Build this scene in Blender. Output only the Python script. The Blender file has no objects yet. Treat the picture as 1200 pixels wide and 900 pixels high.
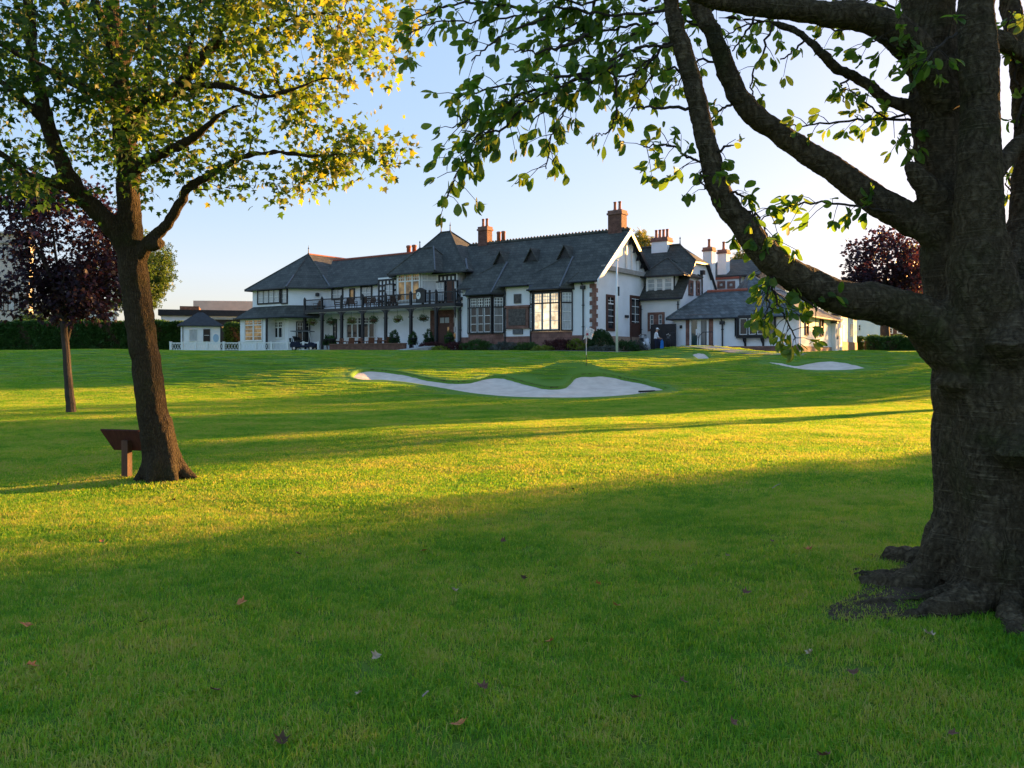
import bpy, bmesh, math, random
import numpy as np
from mathutils import Vector, Matrix, noise, kdtree
random.seed(7); np.random.seed(7)
R = math.radians
scene = bpy.context.scene
COL = scene.collection
# ------------------------------------------------------------------ camera and measuring helpers
F, HZ, EYE = 960.0, 420.0, 1.6
def P(px, py, Y):
    return Vector(((px - 600) / F * Y, Y, EYE + (HZ - py) / F * Y))
cam = bpy.data.objects.new('camera', bpy.data.cameras.new('camera'))
COL.objects.link(cam)
cam.location = (0, 0, EYE); cam.rotation_euler = (R(90), 0, 0)
cam.data.sensor_width = 36; cam.data.lens = 28.8; cam.data.shift_y = -0.025
cam.data.clip_start = 0.05; cam.data.clip_end = 5000
scene.camera = cam
# ------------------------------------------------------------------ light
SUN_AZ, SUN_EL = 56.0, 8.0          # degrees to the right of the view direction, and up
world = bpy.data.worlds.new('World'); scene.world = world; world.use_nodes = True
nt = world.node_tree; bg = nt.nodes['Background']
sky = nt.nodes.new('ShaderNodeTexSky'); sky.sky_type = 'NISHITA'
sky.sun_disc = False; sky.sun_elevation = R(SUN_EL); sky.sun_rotation = R(SUN_AZ)
sky.altitude = 20; sky.air_density = 1.0; sky.dust_density = 1.8; sky.ozone_density = 2.6
gm = nt.nodes.new('ShaderNodeGamma'); gm.inputs[1].default_value = 0.28      # evens out the range between the sun's side of the sky and the rest
hs = nt.nodes.new('ShaderNodeHueSaturation'); hs.inputs['Saturation'].default_value = 2.2
nt.links.new(sky.outputs[0], gm.inputs[0]); nt.links.new(gm.outputs[0], hs.inputs['Color']); mt = nt.nodes.new('ShaderNodeMix'); mt.data_type = 'RGBA'; mt.blend_type = 'MULTIPLY'; mt.inputs[0].default_value = 1; mt.inputs[7].default_value = (1.0, .905, 1.0, 1)
nt.links.new(hs.outputs[0], mt.inputs[6]); nt.links.new(mt.outputs[2], bg.inputs[0]); bg.inputs[1].default_value = 0.134
sl = bpy.data.lights.new('sun', 'SUN'); sl.energy = 4.4; sl.angle = R(0.6); sl.color = (1.0, 0.51, 0.15)
so = bpy.data.objects.new('sun', sl); COL.objects.link(so)
sd = Vector((math.sin(R(SUN_AZ)) * math.cos(R(SUN_EL)), math.cos(R(SUN_AZ)) * math.cos(R(SUN_EL)), math.sin(R(SUN_EL))))
so.rotation_euler = sd.to_track_quat('Z', 'Y').to_euler(); so.location = sd * 100
SD = (math.sin(R(SUN_AZ)), math.cos(R(SUN_AZ))); SN = (SD[1], -SD[0])
vs = scene.view_settings
vs.view_transform = 'Standard'; vs.look = 'None'; vs.gamma = 1.0; vs.use_curve_mapping = False; vs.exposure = 2.6
scene.cycles.use_denoising = True
scene.cycles.max_bounces = 7; scene.cycles.transmission_bounces = 4; scene.cycles.transparent_max_bounces = 6
scene.cycles.sample_clamp_indirect = 8
# ------------------------------------------------------------------ materials
def nd(t, typ, **kw):
    n = t.nodes.new(typ)
    for k, v in kw.items(): setattr(n, k, v)
    return n
def mat(name, col, rough=0.8, var=0.18, scale=4.0, detail=6, bump=0.0, bscale=None, spec=0.4, col2=None, metallic=0.0,
        stretch=(1, 1, 1), coords='Object', brick=None, emit=None):
    m = bpy.data.materials.new(name); m.use_nodes = True; t = m.node_tree; b = t.nodes['Principled BSDF']
    tc = nd(t, 'ShaderNodeTexCoord'); mp = nd(t, 'ShaderNodeMapping'); mp.inputs['Scale'].default_value = stretch
    t.links.new(tc.outputs[coords], mp.inputs[0])
    n = nd(t, 'ShaderNodeTexNoise'); n.inputs['Scale'].default_value = scale; n.inputs['Detail'].default_value = detail
    n.inputs['Roughness'].default_value = 0.62
    t.links.new(mp.outputs[0], n.inputs['Vector'])
    rp = nd(t, 'ShaderNodeValToRGB'); c2 = col2 or tuple(min(1, c * (1 + var)) for c in col)
    c1 = col if col2 else tuple(c * (1 - var) for c in col)
    rp.color_ramp.elements[0].position = 0.33; rp.color_ramp.elements[1].position = 0.67
    rp.color_ramp.elements[0].color = (*c1, 1); rp.color_ramp.elements[1].color = (*c2, 1)
    t.links.new(n.outputs['Fac'], rp.inputs[0]); out = rp.outputs[0]; hgt = None
    if brick:                       # (course width, course height, mortar colour, mortar size, tint)
        sp = nd(t, 'ShaderNodeSeparateXYZ'); t.links.new(tc.outputs['Object'], sp.inputs[0])
        ad = nd(t, 'ShaderNodeMath'); ad.operation = 'ADD'; t.links.new(sp.outputs[0], ad.inputs[0]); t.links.new(sp.outputs[1], ad.inputs[1])
        cb = nd(t, 'ShaderNodeCombineXYZ'); t.links.new(ad.outputs[0], cb.inputs[0]); t.links.new(sp.outputs[2], cb.inputs[1])
        bt = nd(t, 'ShaderNodeTexBrick'); bt.inputs['Scale'].default_value = 1.0
        bt.inputs['Brick Width'].default_value = brick[0]; bt.inputs['Row Height'].default_value = brick[1]
        bt.inputs['Mortar Size'].default_value = brick[3]; bt.inputs['Mortar'].default_value = (*brick[2], 1)
        bt.inputs['Color1'].default_value = (1, 1, 1, 1); bt.inputs['Color2'].default_value = (brick[4],) * 3 + (1,)
        t.links.new(cb.outputs[0], bt.inputs['Vector'])
        mx = nd(t, 'ShaderNodeMix', data_type='RGBA', blend_type='MULTIPLY'); mx.inputs[0].default_value = 1
        t.links.new(out, mx.inputs[6]); t.links.new(bt.outputs['Color'], mx.inputs[7]); out = mx.outputs[2]
        hgt = bt.outputs['Fac']
    t.links.new(out, b.inputs['Base Color'])
    b.inputs['Roughness'].default_value = rough; b.inputs['Specular IOR Level'].default_value = spec
    b.inputs['Metallic'].default_value = metallic
    if bump:
        bp = nd(t, 'ShaderNodeBump'); bp.inputs['Strength'].default_value = min(1, bump); bp.inputs['Distance'].default_value = 0.03
        n2 = nd(t, 'ShaderNodeTexNoise'); n2.inputs['Scale'].default_value = bscale or scale * 5; n2.inputs['Detail'].default_value = 5
        t.links.new(mp.outputs[0], n2.inputs['Vector']); t.links.new(n2.outputs['Fac'], bp.inputs['Height'])
        t.links.new(bp.outputs[0], b.inputs['Normal'])
        if hgt is not None:
            bp2 = nd(t, 'ShaderNodeBump'); bp2.inputs['Strength'].default_value = 0.5; bp2.inputs['Distance'].default_value = 0.02; bp2.invert = True
            t.links.new(hgt, bp2.inputs['Height']); t.links.new(bp.outputs[0], bp2.inputs['Normal']); t.links.new(bp2.outputs[0], b.inputs['Normal'])
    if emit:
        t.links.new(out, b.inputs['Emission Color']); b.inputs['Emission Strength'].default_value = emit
    return m
def leaf_mat(name, cols, trans, tmix=0.45, rough=0.5, posvar=0.0):
    """cols: colours picked by each leaf's own tint; trans: colour of the light coming through a leaf."""
    m = bpy.data.materials.new(name); m.use_nodes = True; t = m.node_tree; b = t.nodes['Principled BSDF']
    at = nd(t, 'ShaderNodeAttribute'); at.attribute_name = 'tint'
    rp = nd(t, 'ShaderNodeValToRGB'); el = rp.color_ramp.elements
    while len(el) < len(cols): el.new(0.5)
    for i, c in enumerate(cols): el[i].position = i / max(1, len(cols) - 1); el[i].color = (*c, 1)
    rt = nd(t, 'ShaderNodeValToRGB'); el = rt.color_ramp.elements
    while len(el) < len(trans): el.new(0.5)
    for i, c in enumerate(trans): el[i].position = i / max(1, len(trans) - 1); el[i].color = (*c, 1)
    fac = at.outputs['Fac']
    if posvar:
        g = nd(t, 'ShaderNodeNewGeometry'); n = nd(t, 'ShaderNodeTexNoise'); n.inputs['Scale'].default_value = posvar; n.inputs['Detail'].default_value = 4
        t.links.new(g.outputs['Position'], n.inputs['Vector'])
        mr = nd(t, 'ShaderNodeMapRange'); mr.inputs[1].default_value = 0.35; mr.inputs[2].default_value = 0.65; mr.inputs[3].default_value = -0.38; mr.inputs[4].default_value = 0.38
        n2 = nd(t, 'ShaderNodeTexNoise'); n2.inputs['Scale'].default_value = posvar * 7; n2.inputs['Detail'].default_value = 3; t.links.new(g.outputs['Position'], n2.inputs['Vector'])
        av = nd(t, 'ShaderNodeMix'); av.inputs[0].default_value = .42; t.links.new(n.outputs['Fac'], av.inputs[2]); t.links.new(n2.outputs['Fac'], av.inputs[3])
        mr.inputs[1].default_value = 0.38; mr.inputs[2].default_value = 0.62
        t.links.new(av.outputs[0], mr.inputs[0])
        a = nd(t, 'ShaderNodeMath'); a.operation = 'ADD'; a.use_clamp = True; t.links.new(fac, a.inputs[0]); t.links.new(mr.outputs[0], a.inputs[1]); fac = a.outputs[0]
    t.links.new(fac, rp.inputs[0]); t.links.new(fac, rt.inputs[0])
    t.links.new(rp.outputs[0], b.inputs['Base Color']); b.inputs['Roughness'].default_value = rough; b.inputs['Specular IOR Level'].default_value = 0.3
    tr = nd(t, 'ShaderNodeBsdfTranslucent'); t.links.new(rt.outputs[0], tr.inputs[0])
    mx = nd(t, 'ShaderNodeMixShader'); mx.inputs[0].default_value = tmix
    o = t.nodes['Material Output']
    t.links.new(b.outputs[0], mx.inputs[1]); t.links.new(tr.outputs[0], mx.inputs[2]); t.links.new(mx.outputs[0], o.inputs[0])
    return m
# ------------------------------------------------------------------ mesh builder
class MB:
    def __init__(s): s.v = []; s.f = []; s.m = []; s.mats = []
    def mi(s, m):
        if m not in s.mats: s.mats.append(m)
        return s.mats.index(m)
    def poly(s, pts, m):
        i = len(s.v); s.v += [tuple(p) for p in pts]; s.f.append(tuple(range(i, i + len(pts)))); s.m.append(s.mi(m))
    def obox(s, o, ex, ey, ez, m):
        o, ex, ey, ez = map(Vector, (o, ex, ey, ez)); i = len(s.v)
        s.v += [tuple(o + ex * a + ey * b + ez * c) for c in (0, 1) for b in (0, 1) for a in (0, 1)]
        for q in ((0, 2, 3, 1), (4, 5, 7, 6), (0, 1, 5, 4), (2, 6, 7, 3), (0, 4, 6, 2), (1, 3, 7, 5)):
            s.f.append(tuple(i + k for k in q)); s.m.append(s.mi(m))
    def box(s, lo, hi, m):
        s.obox(lo, (hi[0] - lo[0], 0, 0), (0, hi[1] - lo[1], 0), (0, 0, hi[2] - lo[2]), m)
    def slab(s, pts, t, m, m2=None):
        pts = [Vector(p) for p in pts]; t = Vector(t); n = len(pts); i = len(s.v)
        s.v += [tuple(p) for p in pts] + [tuple(p + t) for p in pts]
        s.f.append(tuple(range(i, i + n))); s.m.append(s.mi(m))
        s.f.append(tuple(range(i + 2 * n - 1, i + n - 1, -1))); s.m.append(s.mi(m2 or m))
        for k in range(n):
            l = (k + 1) % n; s.f.append((i + k, i + n + k, i + n + l, i + l)); s.m.append(s.mi(m2 or m))
    def tube(s, pts, rad, m, n=8, cap=True):
        pts = [Vector(p) for p in pts]; i0 = len(s.v); k = s.mi(m); N = len(pts); x = None
        for j, p in enumerate(pts):
            d = (pts[min(j + 1, N - 1)] - pts[max(j - 1, 0)]).normalized()
            if x is None: x = d.orthogonal()
            x = x - d * x.dot(d)
            if x.length < 1e-4: x = d.orthogonal()
            x.normalize(); y = d.cross(x); r = rad[j] if hasattr(rad, '__len__') else rad
            for a in range(n):
                an = 2 * math.pi * a / n; s.v.append(tuple(p + x * (r * math.cos(an)) + y * (r * math.sin(an))))
        for j in range(N - 1):
            for a in range(n):
                b = (a + 1) % n; s.f.append((i0 + j * n + a, i0 + j * n + b, i0 + (j + 1) * n + b, i0 + (j + 1) * n + a)); s.m.append(k)
        if cap:
            s.f.append(tuple(i0 + a for a in reversed(range(n)))); s.m.append(k)
            s.f.append(tuple(i0 + (N - 1) * n + a for a in range(n))); s.m.append(k)
    def lathe(s, c, prof, m, n=16):
        c = Vector(c); i0 = len(s.v); k = s.mi(m)
        for r, z in prof:
            for a in range(n):
                an = 2 * math.pi * a / n; s.v.append((c.x + r * math.cos(an), c.y + r * math.sin(an), c.z + z))
        for j in range(len(prof) - 1):
            for a in range(n):
                b = (a + 1) % n; s.f.append((i0 + j * n + a, i0 + j * n + b, i0 + (j + 1) * n + b, i0 + (j + 1) * n + a)); s.m.append(k)
        s.f.append(tuple(i0 + a for a in reversed(range(n)))); s.m.append(k)
        s.f.append(tuple(i0 + (len(prof) - 1) * n + a for a in range(n))); s.m.append(k)
    def build(s, name, parent=None, smooth=False, fix=True):
        me = bpy.data.meshes.new(name); me.from_pydata(s.v, [], s.f)
        for m in s.mats: me.materials.append(m)
        me.polygons.foreach_set('material_index', s.m)
        if fix:
            bm = bmesh.new(); bm.from_mesh(me); bmesh.ops.recalc_face_normals(bm, faces=bm.faces); bm.to_mesh(me); bm.free()
        if smooth: me.polygons.foreach_set('use_smooth', [True] * len(me.polygons))
        o = bpy.data.objects.new(name, me); COL.objects.link(o)
        if parent: o.parent = parent
        return o
def tag(o, label, cat, group=None):
    o['label'] = label; o['category'] = cat
    if group: o['group'] = group
    return o
def thing(name, label, cat, loc=(0, 0, 0), rz=0, group=None):
    o = bpy.data.objects.new(name, None); COL.objects.link(o); o.location = loc; o.rotation_euler = (0, 0, rz)
    o.empty_display_size = 0.2
    return tag(o, label, cat, group)
def copy_tree(o, parent=None):
    c = o.copy(); COL.objects.link(c)
    if parent: c.parent = parent
    for ch in list(o.children): copy_tree(ch, c)
    return c
def structure(o): o['kind'] = 'structure'; return o
def fast_mesh(name, V, faces_n, idx, mats, parent=None, tint=None, smooth=False):
    """V (n,3), faces given as flat vertex index array with faces_n corners each."""
    me = bpy.data.meshes.new(name); nf = len(idx) // faces_n
    me.vertices.add(len(V)); me.vertices.foreach_set('co', np.asarray(V, np.float32).ravel())
    me.loops.add(len(idx)); me.loops.foreach_set('vertex_index', np.asarray(idx, np.int32))
    me.polygons.add(nf); me.polygons.foreach_set('loop_start', np.arange(0, len(idx), faces_n, dtype=np.int32))
    for m in mats: me.materials.append(m)
    if tint is not None:
        at = me.attributes.new('tint', 'FLOAT', 'POINT'); at.data.foreach_set('value', np.asarray(tint, np.float32))
    if smooth: me.polygons.foreach_set('use_smooth', np.ones(nf, bool))
    me.update(calc_edges=True); me.validate()
    o = bpy.data.objects.new(name, me)
    COL.objects.link(o)
    if parent: o.parent = parent
    return o
# leaf shapes: x across, y along from the stalk, z up; all faces triangles
def leaf_ovate():
    pr = [(0, 0), (0.16, 0.12), (0.27, 0.35), (0.30, 0.58), (0.2, 0.82), (0, 1.0)]
    v = [(0, 0, 0), (0, .35, -.05), (0, .58, -.06), (0, 1, -.16)]; f = []
    mid = {0: 0, 1: 1, 2: 2, 3: 3}
    R_ = [(0.12, .12, .03), (.22, .35, .03), (.27, .60, .0), (.19, .83, -.07)]
    i = 4
    for s in (1, -1):
        for x, y, z in R_: v.append((x * s, y, z))
        a, b, c, d = i, i + 1, i + 2, i + 3; i += 4
        for q in ((0, a, 1), (a, b, 1), (b, c, 2), (1, b, 2), (c, d, 2), (2, d, 3)):
            f.append(q if s > 0 else q[::-1])
    return np.array(v), np.array(f)
def leaf_maple():
    pts = [(0, 0), (.2, .02), (.42, .1), (.28, .24), (.55, .5), (.25, .5), (.17, .6), (0, 1.0), (-.17, .6), (-.25, .5), (-.55, .5), (-.28, .24), (-.42, .1), (-.2, .02)]
    v = [(x, y, -0.12 * (x * x + (y - .4) ** 2) * 2) for x, y in pts] + [(0, .38, .03)]
    c = len(pts); f = [(k, (k + 1) % c, c) for k in range(c)]
    return np.array(v), np.array(f)
def leaf_clump():           # a spray of four small leaves used on far trees
    v = []; f = []
    for a, r in ((0, 0), (1.6, .1), (3.1, .05), (4.6, .1)):
        i = len(v); ca, sa = math.cos(a), math.sin(a)
        for x, y, z in ((0, r, 0), (.2, r + .25, .07), (0, r + .6, -.05), (-.2, r + .25, .07)):
            v.append((x * ca - y * sa, x * sa + y * ca, z + .1 * math.sin(a * 3)))
        f += [(i, i + 1, i + 2), (i, i + 2, i + 3)]
    return np.array(v), np.array(f)
OVATE, MAPLE, CLUMP = leaf_ovate(), leaf_maple(), leaf_clump()
def leaves(name, pos, dirs, sizes, tmpl, m, parent, tint=None, flat=0.5, rng=None):
    """Leaves with stalks at pos growing along dirs; faces turned mostly upwards when flat is high."""
    rng = rng or np.random.default_rng(3)
    pos = np.asarray(pos, float); d = np.asarray(dirs, float); n = len(pos)
    d /= np.linalg.norm(d, axis=1)[:, None] + 1e-9
    up = rng.normal(size=(n, 3)) * (1 - flat); up[:, 2] += flat
    x = np.cross(d, up); x /= np.linalg.norm(x, axis=1)[:, None] + 1e-9
    z = np.cross(x, d)
    tv, tf = tmpl; s = np.asarray(sizes)[:, None, None]
    wob = rng.uniform(.75, 1.2, size=(n, 1, 1)); curl = rng.uniform(.2, 2.2, size=(n, 1, 1))
    V = pos[:, None, :] + s * (x[:, None, :] * tv[None, :, 0:1] * wob + d[:, None, :] * tv[None, :, 1:2] + z[:, None, :] * tv[None, :, 2:3] * curl)
    idx = (tf.ravel()[None, :] + (np.arange(n) * len(tv))[:, None]).ravel()
    t = np.repeat(rng.uniform(0, 1, n) if tint is None else tint, len(tv))
    return fast_mesh(name, V.reshape(-1, 3), 3, idx, [m], parent, t)
# ------------------------------------------------------------------ the shared palette
W_RENDER = mat('white_render', (.85, .855, .865), .9, .06, .8, bump=.25, bscale=40, spec=.2)
W_PAINT = mat('white_paint', (.78, .78, .76), .5, .05, 6)
BLACKWOOD = mat('black_painted_timber', (.018, .018, .022), .5, .3, 8)
DARKIRON = mat('black_iron', (.02, .021, .026), .45, .2, 8)
SLATE = mat('slate', (.050, .052, .044), .7, .45, 1.1, bump=.5, bscale=20, brick=(.34, .24, (.35, .36, .33), .014, .62), spec=.3, col2=(.105, .105, .088))
SLATE2 = mat('weathered_slate', (.075, .09, .092), .65, .4, 2.2, bump=.5, bscale=14, brick=(.36, .26, (.35, .36, .38), .016, .5), col2=(.17, .185, .185))
LEAD = mat('lead_flashing', (.13, .14, .155), .6, .2, 6, metallic=.3)
REDTILE = mat('red_ridge_tile', (.33, .09, .055), .7, .3, 9)
BRICK = mat('red_brick', (.20, .095, .07), .85, .35, 3, bump=.4, brick=(.24, .085, (.5, .45, .4), .01, .7))
STONE = mat('red_sandstone', (.25, .13, .10), .88, .3, 2.0, bump=.35, bscale=24, brick=(.7, .32, (.55, .5, .48), .012, .78))
STONE_P = mat('pale_sandstone', (.36, .24, .17), .88, .25, 2.5, bump=.3, bscale=24)
TILE_OR = mat('clay_pot', (.38, .13, .07), .75, .25, 6)
GLASS = mat('dark_window_glass', (.02, .024, .03), .06, .3, 1.2, spec=.35)
GLASS_G = mat('grey_curtained_glass', (.13, .15, .16), .12, .35, 1.6, spec=.4, stretch=(3, 3, .6))
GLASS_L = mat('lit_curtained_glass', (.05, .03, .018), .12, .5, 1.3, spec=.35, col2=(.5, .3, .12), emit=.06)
GLASS_B = mat('painted_reflection_glass', (.16, .09, .04), .08, .5, 1.2, spec=.4, col2=(.95, .74, .46), emit=.30)  # warm reflection of sunlit trees painted into the pane and made to glow
GLASS_W = mat('net_curtain_glass', (.42, .45, .47), .2, .2, 2.5, spec=.7, stretch=(4, 4, .7))
BROWNWOOD = mat('brown_timber', (.085, .032, .02), .55, .35, 6, stretch=(1, 1, 6))
PALEBRICK = mat('pale_pink_cladding', (.66, .46, .38), .8, .1, .8)
DARKCLAD = mat('dark_cladding', (.022, .02, .022), .6, .3, 3)
CONCRETE = mat('concrete', (.36, .34, .31), .85, .15, 3, bump=.2)
PAVING = mat('paving', (.26, .25, .235), .85, .2, 2.2, bump=.3)
SOIL = mat('bare_soil', (.045, .027, .014), .95, .5, 9, bump=.8, bscale=30)
RUBBER = mat('rubber', (.015, .015, .016), .7, .2, 8)
STEEL = mat('steel', (.45, .46, .48), .3, .1, 8, metallic=.9)
SKIN = mat('skin', (.45, .26, .18), .5, .08, 12)
CLOTH_W = mat('white_cloth', (.75, .76, .78), .85, .06, 12)
CLOTH_D = mat('navy_cloth', (.012, .016, .035), .9, .3, 12)
CLOTH_B = mat('blue_cloth', (.02, .17, .5), .9, .2, 12)
# ================================================================== the ground
def sst(a, b, x):
    t = np.clip((np.asarray(x, float) - a) / (b - a), 0, 1); return t * t * (3 - 2 * t)
def vnoise(x, y, seed=0):
    x = np.asarray(x, float); y = np.asarray(y, float)
    return (np.sin(x * 1.0 + 1.3 * np.sin(y * .7 + seed)) * np.cos(y * 1.1 + 1.1 * np.sin(x * .8 + seed * 2))
            + .5 * np.sin(x * 2.3 + y * 1.7 + seed) * np.cos(y * 2.9 - x * 1.1))
BUMPS = [(-13.5, 44, .62, 5.5, 4), (-26, 50, .35, 6, 5), (-21, 39, -.18, 5, 3), (-8.5, 39, .12, 3.5, 3), (11.8, 52, .5, 3.2, 2.2), (17.5, 48.5, .28, 4, 3), (-31, 36, .25, 7, 4),
         (2.9, 39.3, .78, 1.9, 1.5), (22, 50, .3, 3, 3), (-40, 47, .3, 9, 5), (24, 40, .25, 5, 5)]
def h0(x, y):
    x = np.asarray(x, float); y = np.asarray(y, float)
    z = 2.15 * sst(28, 58.5, y) + .17 * sst(60, 78, y)
    z = z - .13 * np.exp(-((x - 19) / 8) ** 2) * sst(50, 58, y)
    for bx, by, a, rx, ry in BUMPS:
        z = z + a * np.exp(-((x - bx) / rx) ** 2 - ((y - by) / ry) ** 2)
    z = z + .018 * vnoise(x * .8, y * .8, 1) * (1 - sst(20, 30, y)) + .05 * vnoise(x * .13, y * .13, 4) * sst(12, 20, y)
    r = np.hypot(x - 3.4, y - 5.45); z = z + .09 * np.exp(-(r / 1.3) ** 2)
    r = np.hypot(x + 4.5, y - 10.6); z = z + .04 * np.exp(-(r / .7) ** 2)
    return z
def ground_hit(px, py):
    """Where the sight line through a point of the photograph meets the lawn."""
    k, q = (px - 600) / F, (HZ - py) / F; Y = 3.0; last = None
    while Y < 58:
        e = EYE + q * Y - float(h0(k * Y, Y))
        if e <= 0: break
        last = (Y, e); Y += .05
    return k * Y, Y
SOIL_PX = [(972, 722), (985, 705), (1010, 690), (1030, 684), (1050, 664), (1085, 648), (1130, 680), (1125, 728), (1080, 722), (1040, 730), (1000, 731)]
def densify(pts, step=.12):
    pts = [Vector((p[0], p[1], 0)) for p in pts]; n = len(pts); out = []
    for i in range(n):
        a, b, c, d = pts[i - 1], pts[i], pts[(i + 1) % n], pts[(i + 2) % n]
        k = max(2, int((c - b).length / step))
        for j in range(k):
            t = j / k
            q = .5 * (2 * b + (c - a) * t + (2 * a - 5 * b + 4 * c - d) * t * t + (3 * b - a - 3 * c + d) * t ** 3)
            out.append((q.x, q.y))
    return out
def sdf(poly, X, Y):
    """signed distance to a closed outline, negative inside"""
    X = np.asarray(X, float); Y = np.asarray(Y, float); d = np.full(X.shape, 1e9); ins = np.zeros(X.shape, bool); n = len(poly)
    for i in range(n):
        x0, y0 = poly[i]; x1, y1 = poly[(i + 1) % n]; ex, ey = x1 - x0, y1 - y0; L = ex * ex + ey * ey + 1e-12
        t = np.clip(((X - x0) * ex + (Y - y0) * ey) / L, 0, 1)
        d = np.minimum(d, np.hypot(X - x0 - ex * t, Y - y0 - ey * t))
        c = ((y0 > Y) != (y1 > Y)); xi = x0 + (Y - y0) * ex / (ey if abs(ey) > 1e-9 else 1e-9); ins ^= c & (X < xi)
    return np.where(ins, -d, d)
B1 = [(413, 441), (416, 436), (424, 433.2), (440, 432.6), (470, 436), (500, 442.5), (530, 446.5), (550, 446), (567, 441.5), (586, 440), (602, 443.5), (625, 449.5), (645, 453),
      (660, 452), (667, 447), (674, 439.6), (690, 438), (720, 440), (750, 446), (773, 452), (784, 455.2),
      (760, 460), (725, 464), (680, 466), (640, 466), (600, 465), (560, 461.5), (520, 455), (480, 448.5), (450, 445.5), (425, 445)]
B2 = [(897, 423.5), (915, 425), (932, 428), (945, 426), (958, 423.6), (978, 423), (997, 426), (1014, 430.5), (1000, 433), (975, 434), (950, 433.5), (930, 431)]
B3 = [(812, 417.5), (820, 414.8), (829, 416.5), (826, 419), (816, 419)]
BUNK = []
for b in (B1, B2, B3):
    BUNK.append(densify([ground_hit(*p) for p in b], .25))
SOILP = densify([ground_hit(*p) for p in SOIL_PX], .08); SOILP = [(x + .035 * math.sin(i * 2.3) + .02 * math.sin(i * 5.1), y + .035 * math.cos(i * 1.7)) for i, (x, y) in enumerate(SOILP)]
CUT = .13
def drop(s):            # how far the turf falls away inside a bunker outline
    return np.clip(-s * 2.4, 0, .5)
def terrain_z(X, Y):
    z = h0(X, Y)
    for poly in BUNK:
        xs = [p[0] for p in poly]; ys = [p[1] for p in poly]
        m = (X > min(xs) - .5) & (X < max(xs) + .5) & (Y > min(ys) - .5) & (Y < max(ys) + .5)
        if m.any():
            s = sdf(poly, X[m], Y[m]); z[m] -= drop(s)
            lip = np.exp(-((s - .12) / .16) ** 2) * .02; z[m] += lip
    return z
def lines(fine, lo, hi, base, grow):
    """grid lines: fine inside the listed (a, b, step) spans, coarser with distance from the camera elsewhere"""
    out = []; x = lo
    while x < hi:
        out.append(x); st = base + abs(x) * grow
        for a, b, s_ in fine:
            if a <= x <= b: st = min(st, s_)
            elif x < a < x + st: st = a - x
        x += max(st, 1e-3)
    out.append(hi); return np.array(out)
bb = [(min(p[0] for p in q) - .4, max(p[0] for p in q) + .4, min(p[1] for p in q) - .4, max(p[1] for p in q) + .4) for q in BUNK]
xl = lines([(bb[0][0], bb[0][1], .085), (bb[1][0], bb[1][1], .12), (bb[2][0], bb[2][1], .12)], -900, 900, .3, .03)
yl = lines([(bb[0][2], bb[0][3], .085), (bb[1][2], bb[1][3], .12)], -300, 1500, .25, .022)
GX, GY = np.meshgrid(xl, yl)
GZ = terrain_z(GX.ravel(), GY.ravel())
nx, ny = len(xl), len(yl)
q = (np.arange(ny - 1)[:, None] * nx + np.arange(nx - 1)[None, :]).ravel()
idx = np.stack([q, q + 1, q + nx + 1, q + nx], 1).ravel()
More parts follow.
